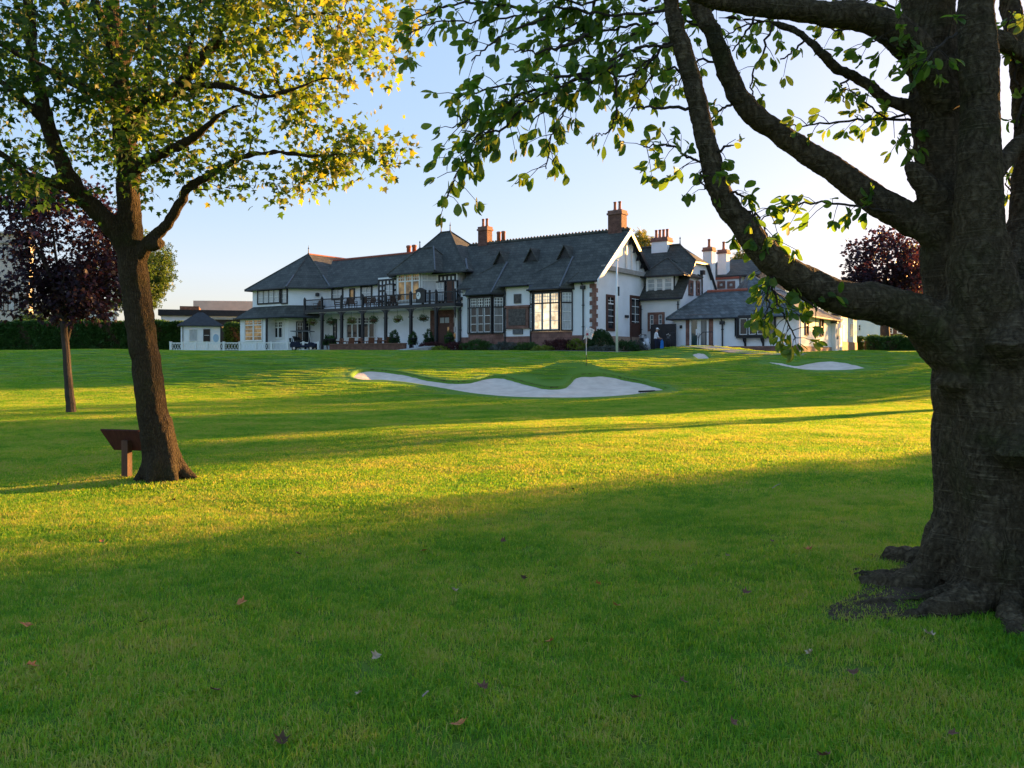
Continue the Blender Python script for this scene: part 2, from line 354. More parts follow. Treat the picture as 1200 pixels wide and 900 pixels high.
def lawn_mat():
    m = bpy.data.materials.new('lawn_turf'); m.use_nodes = True; t = m.node_tree; b = t.nodes['Principled BSDF']
    g = nd(t, 'ShaderNodeNewGeometry')
    def nz(scale, det=5, stretch=None):
        n = nd(t, 'ShaderNodeTexNoise'); n.inputs['Scale'].default_value = scale; n.inputs['Detail'].default_value = det; n.inputs['Roughness'].default_value = .65
        if stretch:
            mp = nd(t, 'ShaderNodeMapping'); mp.inputs['Scale'].default_value = stretch; t.links.new(g.outputs['Position'], mp.inputs[0]); t.links.new(mp.outputs[0], n.inputs['Vector'])
        else: t.links.new(g.outputs['Position'], n.inputs['Vector'])
        return n
    def ramp(src, p0, c0, p1, c1):
        r = nd(t, 'ShaderNodeValToRGB'); e = r.color_ramp.elements; e[0].position = p0; e[1].position = p1; e[0].color = (*c0, 1); e[1].color = (*c1, 1)
        t.links.new(src, r.inputs[0]); return r
    def mix(f, a, bb_, mode='MIX'):
        x = nd(t, 'ShaderNodeMix', data_type='RGBA', blend_type=mode)
        if hasattr(f, 'type'): t.links.new(f, x.inputs[0])
        else: x.inputs[0].default_value = f
        t.links.new(a, x.inputs[6]); t.links.new(bb_, x.inputs[7]); return x.outputs[2]
    fine = ramp(nz(22, 8).outputs['Fac'], .3, (.05, .12, .012), .72, (.15, .25, .03))
    patch = ramp(nz(.45, 6).outputs['Fac'], .35, (.055, .15, .014), .68, (.16, .22, .03))
    c = mix(.5, fine.outputs[0], patch.outputs[0])
    green = ramp(nz(1.1, 6).outputs['Fac'], .3, (.10, .21, .024), .7, (.14, .255, .032))
    sp = nd(t, 'ShaderNodeSeparateXYZ'); t.links.new(g.outputs['Position'], sp.inputs[0])
    mr = nd(t, 'ShaderNodeMapRange'); mr.inputs[1].default_value = 24; mr.inputs[2].default_value = 40; t.links.new(sp.outputs[1], mr.inputs[0])
    c = mix(mr.outputs[0], c, green.outputs[0])
    worn = ramp(nz(3.1, 7).outputs['Fac'], .66, (0, 0, 0), .76, (1, 1, 1))
    wf = nd(t, 'ShaderNodeMath'); wf.operation = 'MULTIPLY'; wf.inputs[1].default_value = .4; t.links.new(worn.outputs[0], wf.inputs[0])
    inv = nd(t, 'ShaderNodeMath'); inv.operation = 'SUBTRACT'; inv.inputs[0].default_value = 1; t.links.new(mr.outputs[0], inv.inputs[1])
    wg = nd(t, 'ShaderNodeMath'); wg.operation = 'MULTIPLY'; t.links.new(wf.outputs[0], wg.inputs[0]); t.links.new(inv.outputs[0], wg.inputs[1])
    br = nd(t, 'ShaderNodeRGB'); br.outputs[0].default_value = (.06, .045, .025, 1)
    c = mix(wg.outputs[0], c, br.outputs[0])
    t.links.new(c, b.inputs['Base Color']); b.inputs['Roughness'].default_value = .9; b.inputs['Specular IOR Level'].default_value = .15
    bp = nd(t, 'ShaderNodeBump'); bp.inputs['Strength'].default_value = .55; bp.inputs['Distance'].default_value = .05
    t.links.new(nz(26, 6).outputs['Fac'], bp.inputs['Height']); t.links.new(bp.outputs[0], b.inputs['Normal'])
    return m
LAWN = lawn_mat()
gr = structure(fast_mesh('ground', np.stack([GX.ravel(), GY.ravel(), GZ], 1), 4, idx, [LAWN], smooth=True))
gr['label'] = 'mown golf course lawn rising to a green in front of the clubhouse'
def zg(x, y): return float(terrain_z(np.array([float(x)]), np.array([float(y)]))[0])
# sand
SAND = mat('bunker_sand', (.58, .48, .39), .95, .1, 1.6, bump=.8, bscale=18, spec=.1, col2=(.74, .63, .52))
for poly, nm, st in zip(BUNK, ('bunker_sand', 'bunker_sand', 'bunker_sand'), (.16, .16, .1)):
    xs = [p[0] for p in poly]; ys = [p[1] for p in poly]
    ax = np.arange(min(xs) - .5, max(xs) + .5, st); ay = np.arange(min(ys) - .5, max(ys) + .5, st)
    AX, AY = np.meshgrid(ax, ay); S = sdf(poly, AX.ravel(), AY.ravel()).reshape(AX.shape)
    Z = h0(AX.ravel(), AY.ravel()).reshape(AX.shape) - (CUT if poly is BUNK[0] else .05) - .10 * sst(0, 1.1, -S) + .012 * vnoise(AX * 3, AY * 3, 2)
    ok = S < .35; n_, vm = 0, -np.ones(AX.shape, int); vm[ok] = np.arange(ok.sum())
    V = np.stack([AX[ok], AY[ok], Z[ok]], 1); quads = []
    for j in range(AX.shape[0] - 1):
        for i in range(AX.shape[1] - 1):
            q4 = (vm[j, i], vm[j, i + 1], vm[j + 1, i + 1], vm[j + 1, i])
            if min(q4) >= 0: quads += q4
    structure(fast_mesh(nm, V, 4, quads, [SAND], smooth=True))
EDGE = mat('turf_edge', (.035, .032, .012), .95, .5, 6, bump=.8, bscale=30, col2=(.09, .085, .03))
for poly in BUNK[:1]:
    n = len(poly); V = []; f = []; back = sdf(poly, np.array([p[0] for p in poly]), np.array([p[1] + .06 for p in poly])) > .02
    for i, (x, y) in enumerate(poly):
        w = .012 * math.sin(i * 1.9) + .01 * math.sin(i * 4.7); V += [(x, y, float(h0(x, y)) - .012 + w), (x, y - .03, float(h0(x, y)) - CUT - .06)]
    for i in range(n):
        j = (i + 1) % n
        if back[i] and back[j]: f += [2 * i, 2 * j, 2 * j + 1, 2 * i + 1]
    structure(fast_mesh('soil', V, 4, f, [EDGE]))
# ------------------------------------------------------------------ grass: one stuff object, tufts set out by geometry nodes
GRASSM = leaf_mat('grass_blades', [(.065, .22, .012), (.15, .38, .018), (.25, .44, .028), (.44, .42, .12)], [(.16, .42, .014), (.32, .54, .024), (.54, .60, .03), (.68, .55, .11)], .5, .55, posvar=.8)
def patch(name, rad, n, hlo, hhi, w, seed, thatch=.1):
    rg = np.random.default_rng(seed); r = rad * np.sqrt(rg.uniform(0, 1, n)); a = rg.uniform(0, 6.283, n)
    p = np.stack([r * np.cos(a), r * np.sin(a), np.full(n, -.008)], 1); hh = rg.uniform(hlo, hhi, n); az = rg.uniform(0, 6.283, n); lean = rg.uniform(.15, 1.1, n)
    o = np.stack([np.cos(az), np.sin(az), 0 * az], 1); sd_ = np.stack([-np.sin(az), np.cos(az), 0 * az], 1) * (w * rg.uniform(.6, 1.3, n))[:, None]
    mid = p + o * (hh * .35 * lean)[:, None]; mid[:, 2] += hh * .62
    tip = p + o * (hh * lean)[:, None]; tip[:, 2] += hh * (1 - .25 * lean)
    V = np.stack([p - sd_, p + sd_, mid - sd_ * .8, mid + sd_ * .8, tip], 1).reshape(-1, 3)
    f = np.array([[0, 1, 3], [0, 3, 2], [2, 3, 4]]).ravel()
    idx = (f[None, :] + (np.arange(n) * 5)[:, None]).ravel()
    tn = rg.beta(2, 2.6, n); tn[rg.uniform(0, 1, n) < thatch] = 1.0
    o_ = fast_mesh(name, V, 3, idx, [GRASSM], None, np.repeat(tn, 5)); COL.objects.unlink(o_)
    PATCH.objects.link(o_)
PATCH = bpy.data.collections.new('grass_patches')
for i in range(5): patch('grass_patch_%02d' % i, .17, 420, .022, .052, .0022, 40 + i)
for i in range(3): patch('grass_patch_%02d' % (5 + i), .34, 520, .025, .05, .0042, 60 + i)
for i in range(3): patch('grass_patch_%02d' % (8 + i), .62, 1000, .016, .036, .0065, 80 + i, .05)
rg = np.random.default_rng(11); pts = []
def scatter(y0, y1, per, lo, hi, smin, smax, fade0=None, fade1=None):
    st = per ** -.5; gx_, gy_ = np.meshgrid(np.arange(-.72 * y1 - 1, .72 * y1 + 1, st), np.arange(y0, y1, st)); x, y = gx_.ravel(), gy_.ravel()
    x = x + rg.uniform(-.5, .5, len(x)) * st * 1.1; y = y + rg.uniform(-.5, .5, len(y)) * st * 1.1
    q_ = np.abs(x) < .72 * y + .8; x, y = x[q_], y[q_]; N = len(x)
    k = np.ones(N, bool)
    if fade0: k &= rg.uniform(0, 1, N) > (y - fade0) / (fade1 - fade0)
    for poly in BUNK: k &= sdf(poly, x, y) > .1 + (.6 if hi > 8 else .3)
    k &= np.hypot(x - 3.4, y - 5.45) > .55
    k &= (sdf(SOILP, x, y) > .02) | (rg.uniform(0, 1, N) < .34)
    k &= np.hypot(x + 4.5, y - 10.6) > .3
    k &= ~((vnoise(x * 2.1, y * 2.1, 8) + .5 * vnoise(x * 5.3, y * 5.3, 3) > 1.45) & (rg.uniform(0, 1, N) < .75))
    x, y = x[k], y[k]; z = terrain_z(x, y); n = len(x)
    pts.append((np.stack([x, y, z], 1), rg.uniform(0, 6.283, n), rg.uniform(smin, smax, n), rg.integers(lo, hi, n)))
scatter(2.2, 9.5, 36, 0, 5, .8, 1.25)
scatter(9, 20, 14, 5, 8, .8, 1.2)
scatter(19, 59, 5.5, 8, 11, .7, 1.1, 36, 66)
A = [np.concatenate([p[i] for p in pts]) for i in range(4)]
gme = bpy.data.meshes.new('grass'); gme.vertices.add(len(A[0])); gme.vertices.foreach_set('co', A[0].astype(np.float32).ravel())
for nm, arr, ty in (('rot', A[1], 'FLOAT'), ('scl', A[2], 'FLOAT'), ('pick', A[3], 'INT')):
    at = gme.attributes.new(nm, ty, 'POINT'); at.data.foreach_set('value', arr.astype(np.int32 if ty == 'INT' else np.float32))
gme.materials.append(GRASSM)
grass = bpy.data.objects.new('grass', gme); COL.objects.link(grass); grass['kind'] = 'stuff'
grass['label'] = 'short green lawn grass covering the foreground'; grass['category'] = 'grass'
ng = bpy.data.node_groups.new('grass_tufts', 'GeometryNodeTree')
ng.interface.new_socket('Geometry', in_out='INPUT', socket_type='NodeSocketGeometry'); ng.interface.new_socket('Geometry', in_out='OUTPUT', socket_type='NodeSocketGeometry')
gi, go = ng.nodes.new('NodeGroupInput'), ng.nodes.new('NodeGroupOutput')
ci = ng.nodes.new('GeometryNodeCollectionInfo'); ci.inputs['Collection'].default_value = PATCH; ci.inputs['Separate Children'].default_value = True; ci.inputs['Reset Children'].default_value = True
ip = ng.nodes.new('GeometryNodeInstanceOnPoints'); ip.inputs['Pick Instance'].default_value = True
def named(n, ty):
    a = ng.nodes.new('GeometryNodeInputNamedAttribute'); a.data_type = ty; a.inputs['Name'].default_value = n; return a.outputs['Attribute']
cx = ng.nodes.new('ShaderNodeCombineXYZ'); ng.links.new(named('rot', 'FLOAT'), cx.inputs[2])
er = ng.nodes.new('FunctionNodeEulerToRotation'); ng.links.new(cx.outputs[0], er.inputs[0])
m2p = ng.nodes.new('GeometryNodeMeshToPoints'); ng.links.new(gi.outputs[0], m2p.inputs[0])
ng.links.new(m2p.outputs[0], ip.inputs['Points']); ng.links.new(ci.outputs[0], ip.inputs['Instance'])
ng.links.new(named('pick', 'INT'), ip.inputs['Instance Index']); ng.links.new(er.outputs[0], ip.inputs['Rotation']); ng.links.new(named('scl', 'FLOAT'), ip.inputs['Scale'])
ng.links.new(ip.outputs[0], go.inputs[0])
md = grass.modifiers.new('tufts', 'NODES'); md.node_group = ng
# ================================================================== the clubhouse, in its own axes: a to the right along the front, v away from it, w up
AX0, AY0, AZ0 = 6.06, 60.0, 2.2
EX, EY = (.8175, -.5759), (.5759, .8175)
club = thing('clubhouse', 'long white clubhouse with slate roofs, half-timbered tower and black veranda balcony', 'clubhouse', (AX0, AY0, AZ0), math.atan2(EX[1], EX[0]))
def a_(px, v):
    k = (px - 600) / F
    return (k * (AY0 + v * EY[1]) - AX0 - v * EY[0]) / (EX[0] - k * EX[1])
def v_(px, a):
    k = (px - 600) / F
    return (k * (AY0 + a * EX[1]) - AX0 - a * EX[0]) / (EY[0] - k * EY[1])
def w_(py, a, v, base=AZ0):
    return EYE + (HZ - py) / F * (AY0 + a * EX[1] + v * EY[1]) - base
def part(name, mb, parent=club, smooth=False): return mb.build(name, parent, smooth)
def wallbox(name, a0, a1, v0, v1, w0, w1, m, parent=club):
    b = MB(); b.box((a0, v0, w0), (a1, v1, w1), m); return b.build(name, parent)
def roof_slab(b, pts, m, t=.14): b.slab(pts, (0, 0, -t), m, BLACKWOOD)
TA = Vector((1, 0, 0)); TV = Vector((0, 1, 0)); CH = Vector((.7071, .7071, 0))       # tangents of front, gable and canted faces
def window(parent, O, T, w, h, cols, rows, frame=BLACKWOOD, bar=W_PAINT, glass=GLASS, fw=.1, bw=.05, light=0, lrows=2, lcols=None, mull=None, surround=None, label=None, sill=False):
    """O: lower left corner on the wall. light: share of the height that is a small-paned top light."""
    O = Vector(O); T = Vector(T).normalized(); N = T.cross(Vector((0, 0, 1))); Z = Vector((0, 0, 1)); b = MB()
    def bar_(x0, x1, z0, z1, d, m): b.obox(O + T * x0 + Z * z0 - N * .03, T * (x1 - x0), N * (d + .03), Z * (z1 - z0), m)
    bar_(0, fw, 0, h, .10, frame); bar_(w - fw, w, 0, h, .10, frame); bar_(fw, w - fw, 0, fw, .095, frame); bar_(fw, w - fw, h - fw, h, .095, frame)
    x0, x1, z0, z1 = fw, w - fw, fw, h - fw; zt = z1 - light * (z1 - z0) if light else z1
    if surround:
        s = .22
        for q in ((-s, -.001, -.05, h + s), (w + .001, w + s, -.05, h + s), (0, w, h + .001, h + s - .002)): bar_(q[0], q[1], q[2], q[3], .05, surround)
    if sill: b.obox(O - T * .08 - Z * .1, T * (w + .16), N * .16, Z * .097, surround or frame)
    for i in range(cols + 1):
        x = x0 + (x1 - x0) * i / cols
        if 0 < i < cols:
            wd = mull if mull else bw; bar_(x - wd / 2, x + wd / 2, z0, z1, .082, frame if mull else bar)
        if i < cols and mull:           # each light has its own white casement
            e = x0 + (x1 - x0) * (i + 1) / cols; c = .045; l, r = x + (mull / 2 if i else 0), e - (mull / 2 if i < cols - 1 else 0)
            for q in ((l, l + c, z0, z1), (r - c, r, z0, z1)): bar_(*q, .066, bar)
            for q in ((l + c, r - c, z0, z0 + c), (l + c, r - c, z1 - c, z1)): bar_(*q, .064, bar)
    for j in range(1, rows):
        z = z0 + (zt - z0) * j / rows; bar_(x0, x1, z - bw * .4, z + bw * .4, .058, bar)
    if light:
        bar_(x0, x1, zt - .05, zt + .05, .075, frame if mull else bar)
        for j in range(1, lrows):
            z = zt + (z1 - zt) * j / lrows; bar_(x0, x1, z - .022, z + .022, .056, bar)
        L = lcols or cols * 2
        for i in range(1, L):
            x = x0 + (x1 - x0) * i / L; bar_(x - .022, x + .022, zt, z1, .054, bar)
    f = b.build('window', parent)
    if label: f['label'] = label
    g = MB(); g.obox(O + T * (fw * .5) + Z * (fw * .5) - N * .01, T * (w - fw), N * .035, Z * (h - fw), glass); g.build('pane', f)
    return f
def win_px(parent, px0, px1, py0, py1, v, *args, **kw):
    """a window on the front plane v measured off the photograph"""
    a0, a1 = a_(px0, v), a_(px1, v); am = (a0 + a1) / 2
    return window(parent, (a0, v, w_(py1, am, v)), TA, a1 - a0, w_(py0, am, v) - w_(py1, am, v), *args, **kw)
def pipe(a, v, w0, w1, hopper=True, parent=club):
    b = MB(); b.tube([(a, v - .1, w0), (a, v - .1, w1)], .055, DARKIRON, 8)
    if hopper: b.slab([(a - .16, v - .27, w1), (a + .16, v - .27, w1), (a + .16, v - .002, w1), (a - .16, v - .002, w1)], (0, 0, .26), DARKIRON); b.tube([(a, v - .12, w1 + .2), (a - .1, v - .3, w1 + .55)], .05, DARKIRON, 6)
    z = w0 + .4
    while z < w1: b.box((a - .075, v - .17, z), (a + .075, v - .003, z + .06), DARKIRON); z += 1.6
    return b.build('drainpipe', parent)
def chimney(a, v, w0, w1, sx, sy, body, pots, parent, capm=None, name='chimney'):
    b = MB(); capm = capm or STONE
    b.box((a - sx, v - sy, w0), (a + sx, v + sy, w1 - .35), body)
    b.box((a - sx - .08, v - sy - .08, w1 - .35), (a + sx + .08, v + sy + .08, w1 - .2), capm); b.box((a - sx - .02, v - sy - .02, w1 - .2), (a + sx + .03, v + sy + .03, w1), capm)
    c = b.build(name, parent)
    for i in range(pots):
        p = MB(); x = a + (i - (pots - 1) / 2) * .42 * (1 if pots < 4 else .8)
        p.lathe((x, v, w1 - .02), [(.14, 0), (.15, .12), (.115, .16), (.105, .62), (.13, .65), (.13, .73), (.09, .75)], TILE_OR, 10); p.build('chimney_pot', c, True)
    return c
# ------------------------------------------------ main hall
HL = -15.6
b = MB(); GW, EW, RW = 9.72, 5.45, 9.45
b.slab([(-12.55, 0, 0), (0, 0, 0), (0, 0, EW), (-12.55, 0, EW)], (0, .35, 0), W_RENDER)
b.slab([(-.002, 0, 0), (-.002, GW, 0), (-.002, GW, EW), (-.002, GW / 2, RW - .1), (-.002, 0, EW)], (-.35, 0, 0), W_RENDER)
b.box((HL, GW - .3, 0), (-.4, GW, EW), W_RENDER)
hall_wall = part('wall', b); hall_wall['label'] = 'white rendered wall of the tall gabled hall'
b = MB(); b.box((-12.6, -.06, -.6), (.06, 0, 1.12), STONE); b.box((0, 0.0, -.6), (.055, GW, 1.1), STONE_P); p_ = part('plinth', b)
b = MB()
sl_ = (RW - EW) / (GW / 2)
def hz(v): return RW - abs(v - GW / 2) * sl_
e0 = -.45
roof_slab(b, [(HL + 3.0, e0, hz(e0)), (.42, e0, hz(e0)), (.42, GW / 2, RW), (HL, GW / 2, RW), (HL, 3.4, hz(3.4)), (-12.7, 1.0, hz(1.0))], SLATE)
roof_slab(b, [(HL, GW / 2 + .003, RW), (.42, GW / 2 + .003, RW), (.42, GW + .4, hz(GW + .4)), (HL, GW + .4, hz(GW + .4))], SLATE)
b.box((HL + .2, GW / 2 - .14, RW - .06), (.44, GW / 2 + .14, RW + .1), SLATE)
hroof = part('roof', b); hroof['label'] = 'steep slate roof over the tall hall'
b = MB()                       # ridge cresting, vents on the ridge and lead soakers
cr = [(HL + .4, RW + .06)]
for i in range(50):
    x = HL + .5 + i * .31; cr += [(x, RW + .12), (x + .02, RW + .21), (x + .14, RW + .21), (x + .16, RW + .12)]
cr += [(.43, RW + .12), (.43, RW + .06)]
b.slab([(x, GW / 2 - .04, z) for x, z in cr], (0, .08, 0), SLATE)
b.build('ridge_crest', hroof)
for px, h_ in ((442, 0), (0, 0)):
    pass
for sx in (a_(584.5, 4.9), a_(590, 4.9)):
    b = MB(); b.lathe((sx, 4.9, RW), [(.17, 0), (.17, .75), (.2, .78), (.2, .9), (.14, .95)], TILE_OR, 10); b.build('vent_pot', hroof, True)
# small triangular roof vents
for px, py in ((593, 301), (629, 295), (668, 292)):
    v = 2.9; a = a_(px, v); z = hz(v) - .3; b = MB()
    tri = [(a - .55, v - .75, z - .28), (a + .55, v - .75, z - .28), (a, v - .75, z + .62)]
    b.slab(tri, (0, .06, 0), BLACKWOOD)
    back = (a, v + .75, z + .62)
    b.slab([(a - .68, v - .95, z - .38), (a, v - .95, z + .74), (a, v + .75, z + .74)], (0, 0, -.08), SLATE); b.slab([(a + .68, v - .95, z - .38), (a, v - .95, z + .74), (a, v + .75, z + .74)], (0, 0, -.08), SLATE)
    b.build('roof_vent', hroof)
chimney(a_(568.5, 5.0), 5.0, 8.8, w_(262, a_(568.5, 5), 5.0) - .3, .5, .38, BRICK, 2, hroof)
chimney(a_(723.5, 5.0), 5.0, 8.8, w_(247, a_(724, 5), 5.0) + .0, .6, .45, BRICK, 2, hroof)
# gable: barge boards, cross beam, dark brackets
b = MB()
for s in (-1, 1):
    for q in ((GW / 2, RW - .15), ):
        vb = GW / 2 + s * (GW / 2 + .42)
        b.slab([(.44, GW / 2, RW + .02), (.44, vb, hz(vb) + .02), (.44, vb, hz(vb) - .36), (.44, GW / 2, RW - .42)], (.07, 0, 0), W_PAINT if s < 0 else BLACKWOOD)
b.slab([(.02, .95, w_(310, 0, .6)), (.02, GW - .9, w_(310, 0, .6)), (.02, GW - .9, w_(310, 0, .6) - .34), (.02, .95, w_(310, 0, .6) - .34)], (.3, 0, 0), mat('grey_beam', (.33, .31, .28), .8, .2, 5))
part('barge_board', b)
b = MB()
for k in range(6):
    t = k / 6; vv = GW / 2 + .25 + t * 4.1; zz = hz(vv) - .45
    b.obox((.1, vv, zz - .5), (.2, 0, 0), (0, .12, 0), (0, .28, .45), BLACKWOOD)
for k in range(3): b.box((.06, GW / 2 + .9 + k * 1.0, w_(310, 0, .6) + .003), (.14, GW / 2 + 1.02 + k * 1.0, hz(GW / 2 + 1.1 + k * 1.0) - .3), W_PAINT)
b.box((.06, GW / 2 - .08, w_(310, 0, .6) + .003), (.16, GW / 2 + .08, RW - .5), W_PAINT)
part('gable_bracket', b)
# quoins of the corner
b = MB(); z = 1.13; k = 0
while z < EW - .6:
    b.box((-.42 if k % 2 else -.2, -.035, z), (.035, .42 if k % 2 == 0 else .2, z + .31), STONE); z += .312; k += 1
part('quoins', b)
for a0, a1, w0, w1 in ((-11.7, -.5, EW - .35, EW - .2),):
    pass
# the two canted bays with their own swept roofs
def bay(px0, px1, pxc, pyt, pyb, reflecting):
    v = -.65; a0, a1 = a_(px0, v), a_(px1, v); am = (a0 + a1) / 2; zt, zb = w_(pyt, am, v), w_(pyb, am, v); d = .65
    c = MB(); pl = [(a0 - d, 0), (a0, v), (a1, v), (a1 + d, 0)]
    c.slab([(x, y, -.6) for x, y in pl], (0, 0, zb + .6 - .05), STONE)
    o = c.build('bay', club); h = zt - zb; c = MB(); c.slab([(x, y, zt) for x, y in pl], (0, 0, .3), BLACKWOOD); c.build('bay_head', o)
    window(o, (a0 + .02, v, zb), TA, a1 - a0 - .04, h, 3, 3, glass=GLASS_B if reflecting else GLASS, light=.27, lrows=3, lcols=9, mull=.09, fw=.11)
    window(o, (a1 + .02, v + .02, zb), CH, d * 1.38, h, 1, 3, glass=GLASS_W if reflecting else GLASS_G, light=.27, lrows=3, lcols=3, mull=.09, fw=.09)
    window(o, (a0 - d + .02, -.02, zb), Vector((.7071, -.7071, 0)), d * 1.36, h, 1, 3, glass=GLASS_G, light=.27, lrows=3, lcols=3, mull=.09, fw=.09)
    r = MB(); ov = .45; e = zt + .22
    pe = [(a0 - d - ov * .6, .1, e), (a0 - .2, v - ov, e), (a1 + .2, v - ov, e), (a1 + d + ov * .6, .1, e)]
    vt = 2.05; at0, at1 = a0 + (a1 - a0) * .38, a0 + (a1 - a0) * .78; top0, top1 = (at0, vt, hz(vt) + .1), (at1, vt, hz(vt) + .1)
    bl, br_ = (a0 - d - .3, .55, hz(.55) + .02), (a1 + d + .3, .55, hz(.55) + .02)
    for f in ([pe[1], pe[2], top1, top0], [pe[0], pe[1], top0, bl], [pe[2], pe[3], br_, top1]): roof_slab(r, f, SLATE, .1)
    r.tube([Vector(pe[2]) + Vector((0, 0, .05)), Vector(top1) + Vector((0, 0, .05))], .07, LEAD, 6)
    r.tube([Vector(pe[1]) + Vector((-.1, -.03, -.06)), Vector(pe[2]) + Vector((.1, -.03, -.06))], .07, DARKIRON, 6)
    r.build('bay_roof', o)
    return o
bay(550.5, 577, 590, 348, 391, False)
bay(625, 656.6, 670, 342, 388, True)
# carved panel between the bays
b = MB(); a0, a1 = a_(594.5, 0), a_(620.5, 0); z0, z1 = w_(385, -6, 0), w_(360, -6, 0)
b.box((a0, -.16, z0), (a1, .0, z1), STONE); b.box((a0 - .12, -.24, z1), (a1 + .12, 0, z1 + .16), STONE)
pn = part('carved_panel', b)
b = MB(); b.box((a0 + .25, -.2, z0 + .25), (a1 - .25, -.162, z1 - .1), mat('grey_relief', (.10, .085, .075), .85, .5, 5, bump=1, bscale=9)); b.build('relief', pn)
b = MB(); b.box((a0 + .6, -.12, z0 - .42), (a1 - .6, 0, z0 - .04), mat('plaque_stone', (.12, .12, .12), .8, .3, 7)); b.build('ledge', pn)
b = MB(); b.box((a_(602.8, 0), -.1, w_(355, -6, 0)), (a_(611, 0), 0, w_(344, -6, 0)), bpy.data.materials['plaque_stone']); b.box((a_(603.8, 0), -.13, w_(353.6, -6, 0)), (a_(610, 0), -.1, w_(345.5, -6, 0)), bpy.data.materials['grey_relief']); part('plaque', b)
pipe(a_(540.5, 0), 0, -.3, w_(351, -11, 0)); pipe(a_(684, 0), 0, -.3, w_(339, -1, 0))
for px in (592.5, 622.5): pipe(a_(px, 0), 0, -.3, EW - .6, False)
for x0, x1 in ((-8.2, -5.6), (-1.7, .4)): b = MB(); b.tube([(x0, -.53, EW - .42), (x1, -.53, EW - .42)], .075, DARKIRON, 8); part('gutter', b)
# gable slit windows
def slit(px0, px1, pyt, pyb, nm):
    v0, v1 = v_(px0, 0), v_(px1, 0); vm = (v0 + v1) / 2; z0, z1 = w_(pyb, 0, vm), w_(pyt, 0, vm)
    return window(club, (0, v0, z0), TV, v1 - v0, z1 - z0, 1, 4, frame=BROWNWOOD, glass=GLASS, fw=.2, light=.2, lrows=2, lcols=2, bw=.05)
slit(710, 719.5, 345.5, 388, '')
b = MB(); v0, v1 = v_(738, 0), v_(749.5, 0); z1 = w_(347, 0, 7)
b.box((-.02, v0, -.3), (.08, v0 + .2, z1), BROWNWOOD); b.box((-.02, v1 - .2, -.3), (.08, v1, z1), BROWNWOOD); b.box((-.02, v0 + .2, z1 - .2), (.075, v1 - .2, z1), BROWNWOOD)
b.box((-.01, v0 + .2, -.3), (.05, v1 - .2, 2.2), BROWNWOOD); dr = part('door', b)
b = MB(); b.box((-.01, v0 + .2, 2.2), (.04, v1 - .2, z1 - .2), GLASS)
for k in range(4): b.box((0, v0 + .2, 2.3 + k * .6), (.055, v1 - .2, 2.35 + k * .6), W_PAINT)
b.box((0, (v0 + v1) / 2 - .03, 2.2), (.06, (v0 + v1) / 2 + .03, z1 - .2), W_PAINT); b.build('pane', dr)
b = MB(); b.box((0, v_(732, 0), w_(373, 0, 6)), (.12, v_(735.5, 0), w_(370, 0, 6)), DARKIRON); part('wall_lamp', b)
# ------------------------------------------------ half-timbered tower
TVv = .9; ta0, ta1 = a_(443, TVv), a_(536, TVv); TE = 6.65
b = MB(); b.box((ta0, TVv, 0), (ta1, 8.5, TE), W_RENDER); part('wall', b)
b = MB()
def hip(b, a0, a1, v0, v1, e, ra0, ra1, rv, rw, m=SLATE, ov=.45, flare=0):
    A_, B_, C_, D_ = (a0 - ov, v0 - ov, e), (a1 + ov, v0 - ov, e), (a1 + ov, v1 + ov, e), (a0 - ov, v1 + ov, e)
    r0, r1 = (ra0, rv, rw), (ra1, rv, rw)
    for f in ([A_, B_, r1, r0], [C_, D_, r0, r1], [D_, A_, r0], [B_, C_, r1]): roof_slab(b, f, m, .12)
    for p_, q_ in ((A_, r0), (B_, r1), (C_, r1), (D_, r0)): b.tube([Vector(p_), Vector(q_) + Vector((0, 0, .02))], .075, m, 6)
    b.tube([Vector(r0), Vector(r1) + Vector((.001, 0, 0))], .09, m, 6)
def finial(b, a, v, w, h=.9): b.lathe((a, v, w), [(.1, -.2), (.1, .05), (.05, .12), (.035, .5), (.07, .55), (.03, .65), (.008, h)], DARKIRON, 8)
hip(b, a_(464, TVv), a_(549, TVv) - .3, TVv, 8.3, TE, a_(517, 4.6), a_(527.5, 4.6), 4.6, w_(272, -18, 4.6))
finial(b, a_(517, 4.6), 4.6, w_(272, -18, 4.6)); finial(b, a_(527.5, 4.6), 4.6, w_(272, -18, 4.6))
troof = part('roof', b); troof['label'] = 'tall slate hip roof of the half-timbered tower, two spikes on top'
b = MB(); r1 = Vector((a_(541, 2.8), 2.8, w_(293, -15, 2.8)));
b.tube([(a_(549, TVv) + .12, TVv - .3, TE + .08), (a_(549, TVv) - .9, 1.7, TE + 1.15)], .08, LEAD, 6); b.build('lead_flashing', troof)
# bay in the tower with tall white windows
by = -.15; ba0, ba1 = a_(466, by), a_(493, by); zt, zb = w_(321, -19, by), 3.95
b = MB(); pl = [(ba0 - 1, TVv), (ba0, by), (ba1, by), (ba1 + 1.05, TVv)]
b.slab([(x, y, zb) for x, y in pl], (0, 0, .35), W_PAINT); o = b.build('bay', club); b = MB(); b.slab([(x, y, zt) for x, y in pl], (0, 0, .3), BLACKWOOD); b.build('bay_head', o)
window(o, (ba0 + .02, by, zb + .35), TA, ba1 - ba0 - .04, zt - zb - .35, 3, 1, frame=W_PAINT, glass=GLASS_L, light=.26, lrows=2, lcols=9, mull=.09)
window(o, (ba1 + .02, by + .02, zb + .35), CH, 1.45, zt - zb - .35, 1, 1, frame=W_PAINT, glass=GLASS_W, light=.26, lrows=2, lcols=3, mull=.08)
window(o, (ba0 - 1 + .02, TVv - .02, zb + .35), Vector((.69, -.72, 0)), 1.42, zt - zb - .35, 1, 1, frame=W_PAINT, glass=GLASS_W, light=.26, lrows=2, lcols=3, mull=.08)
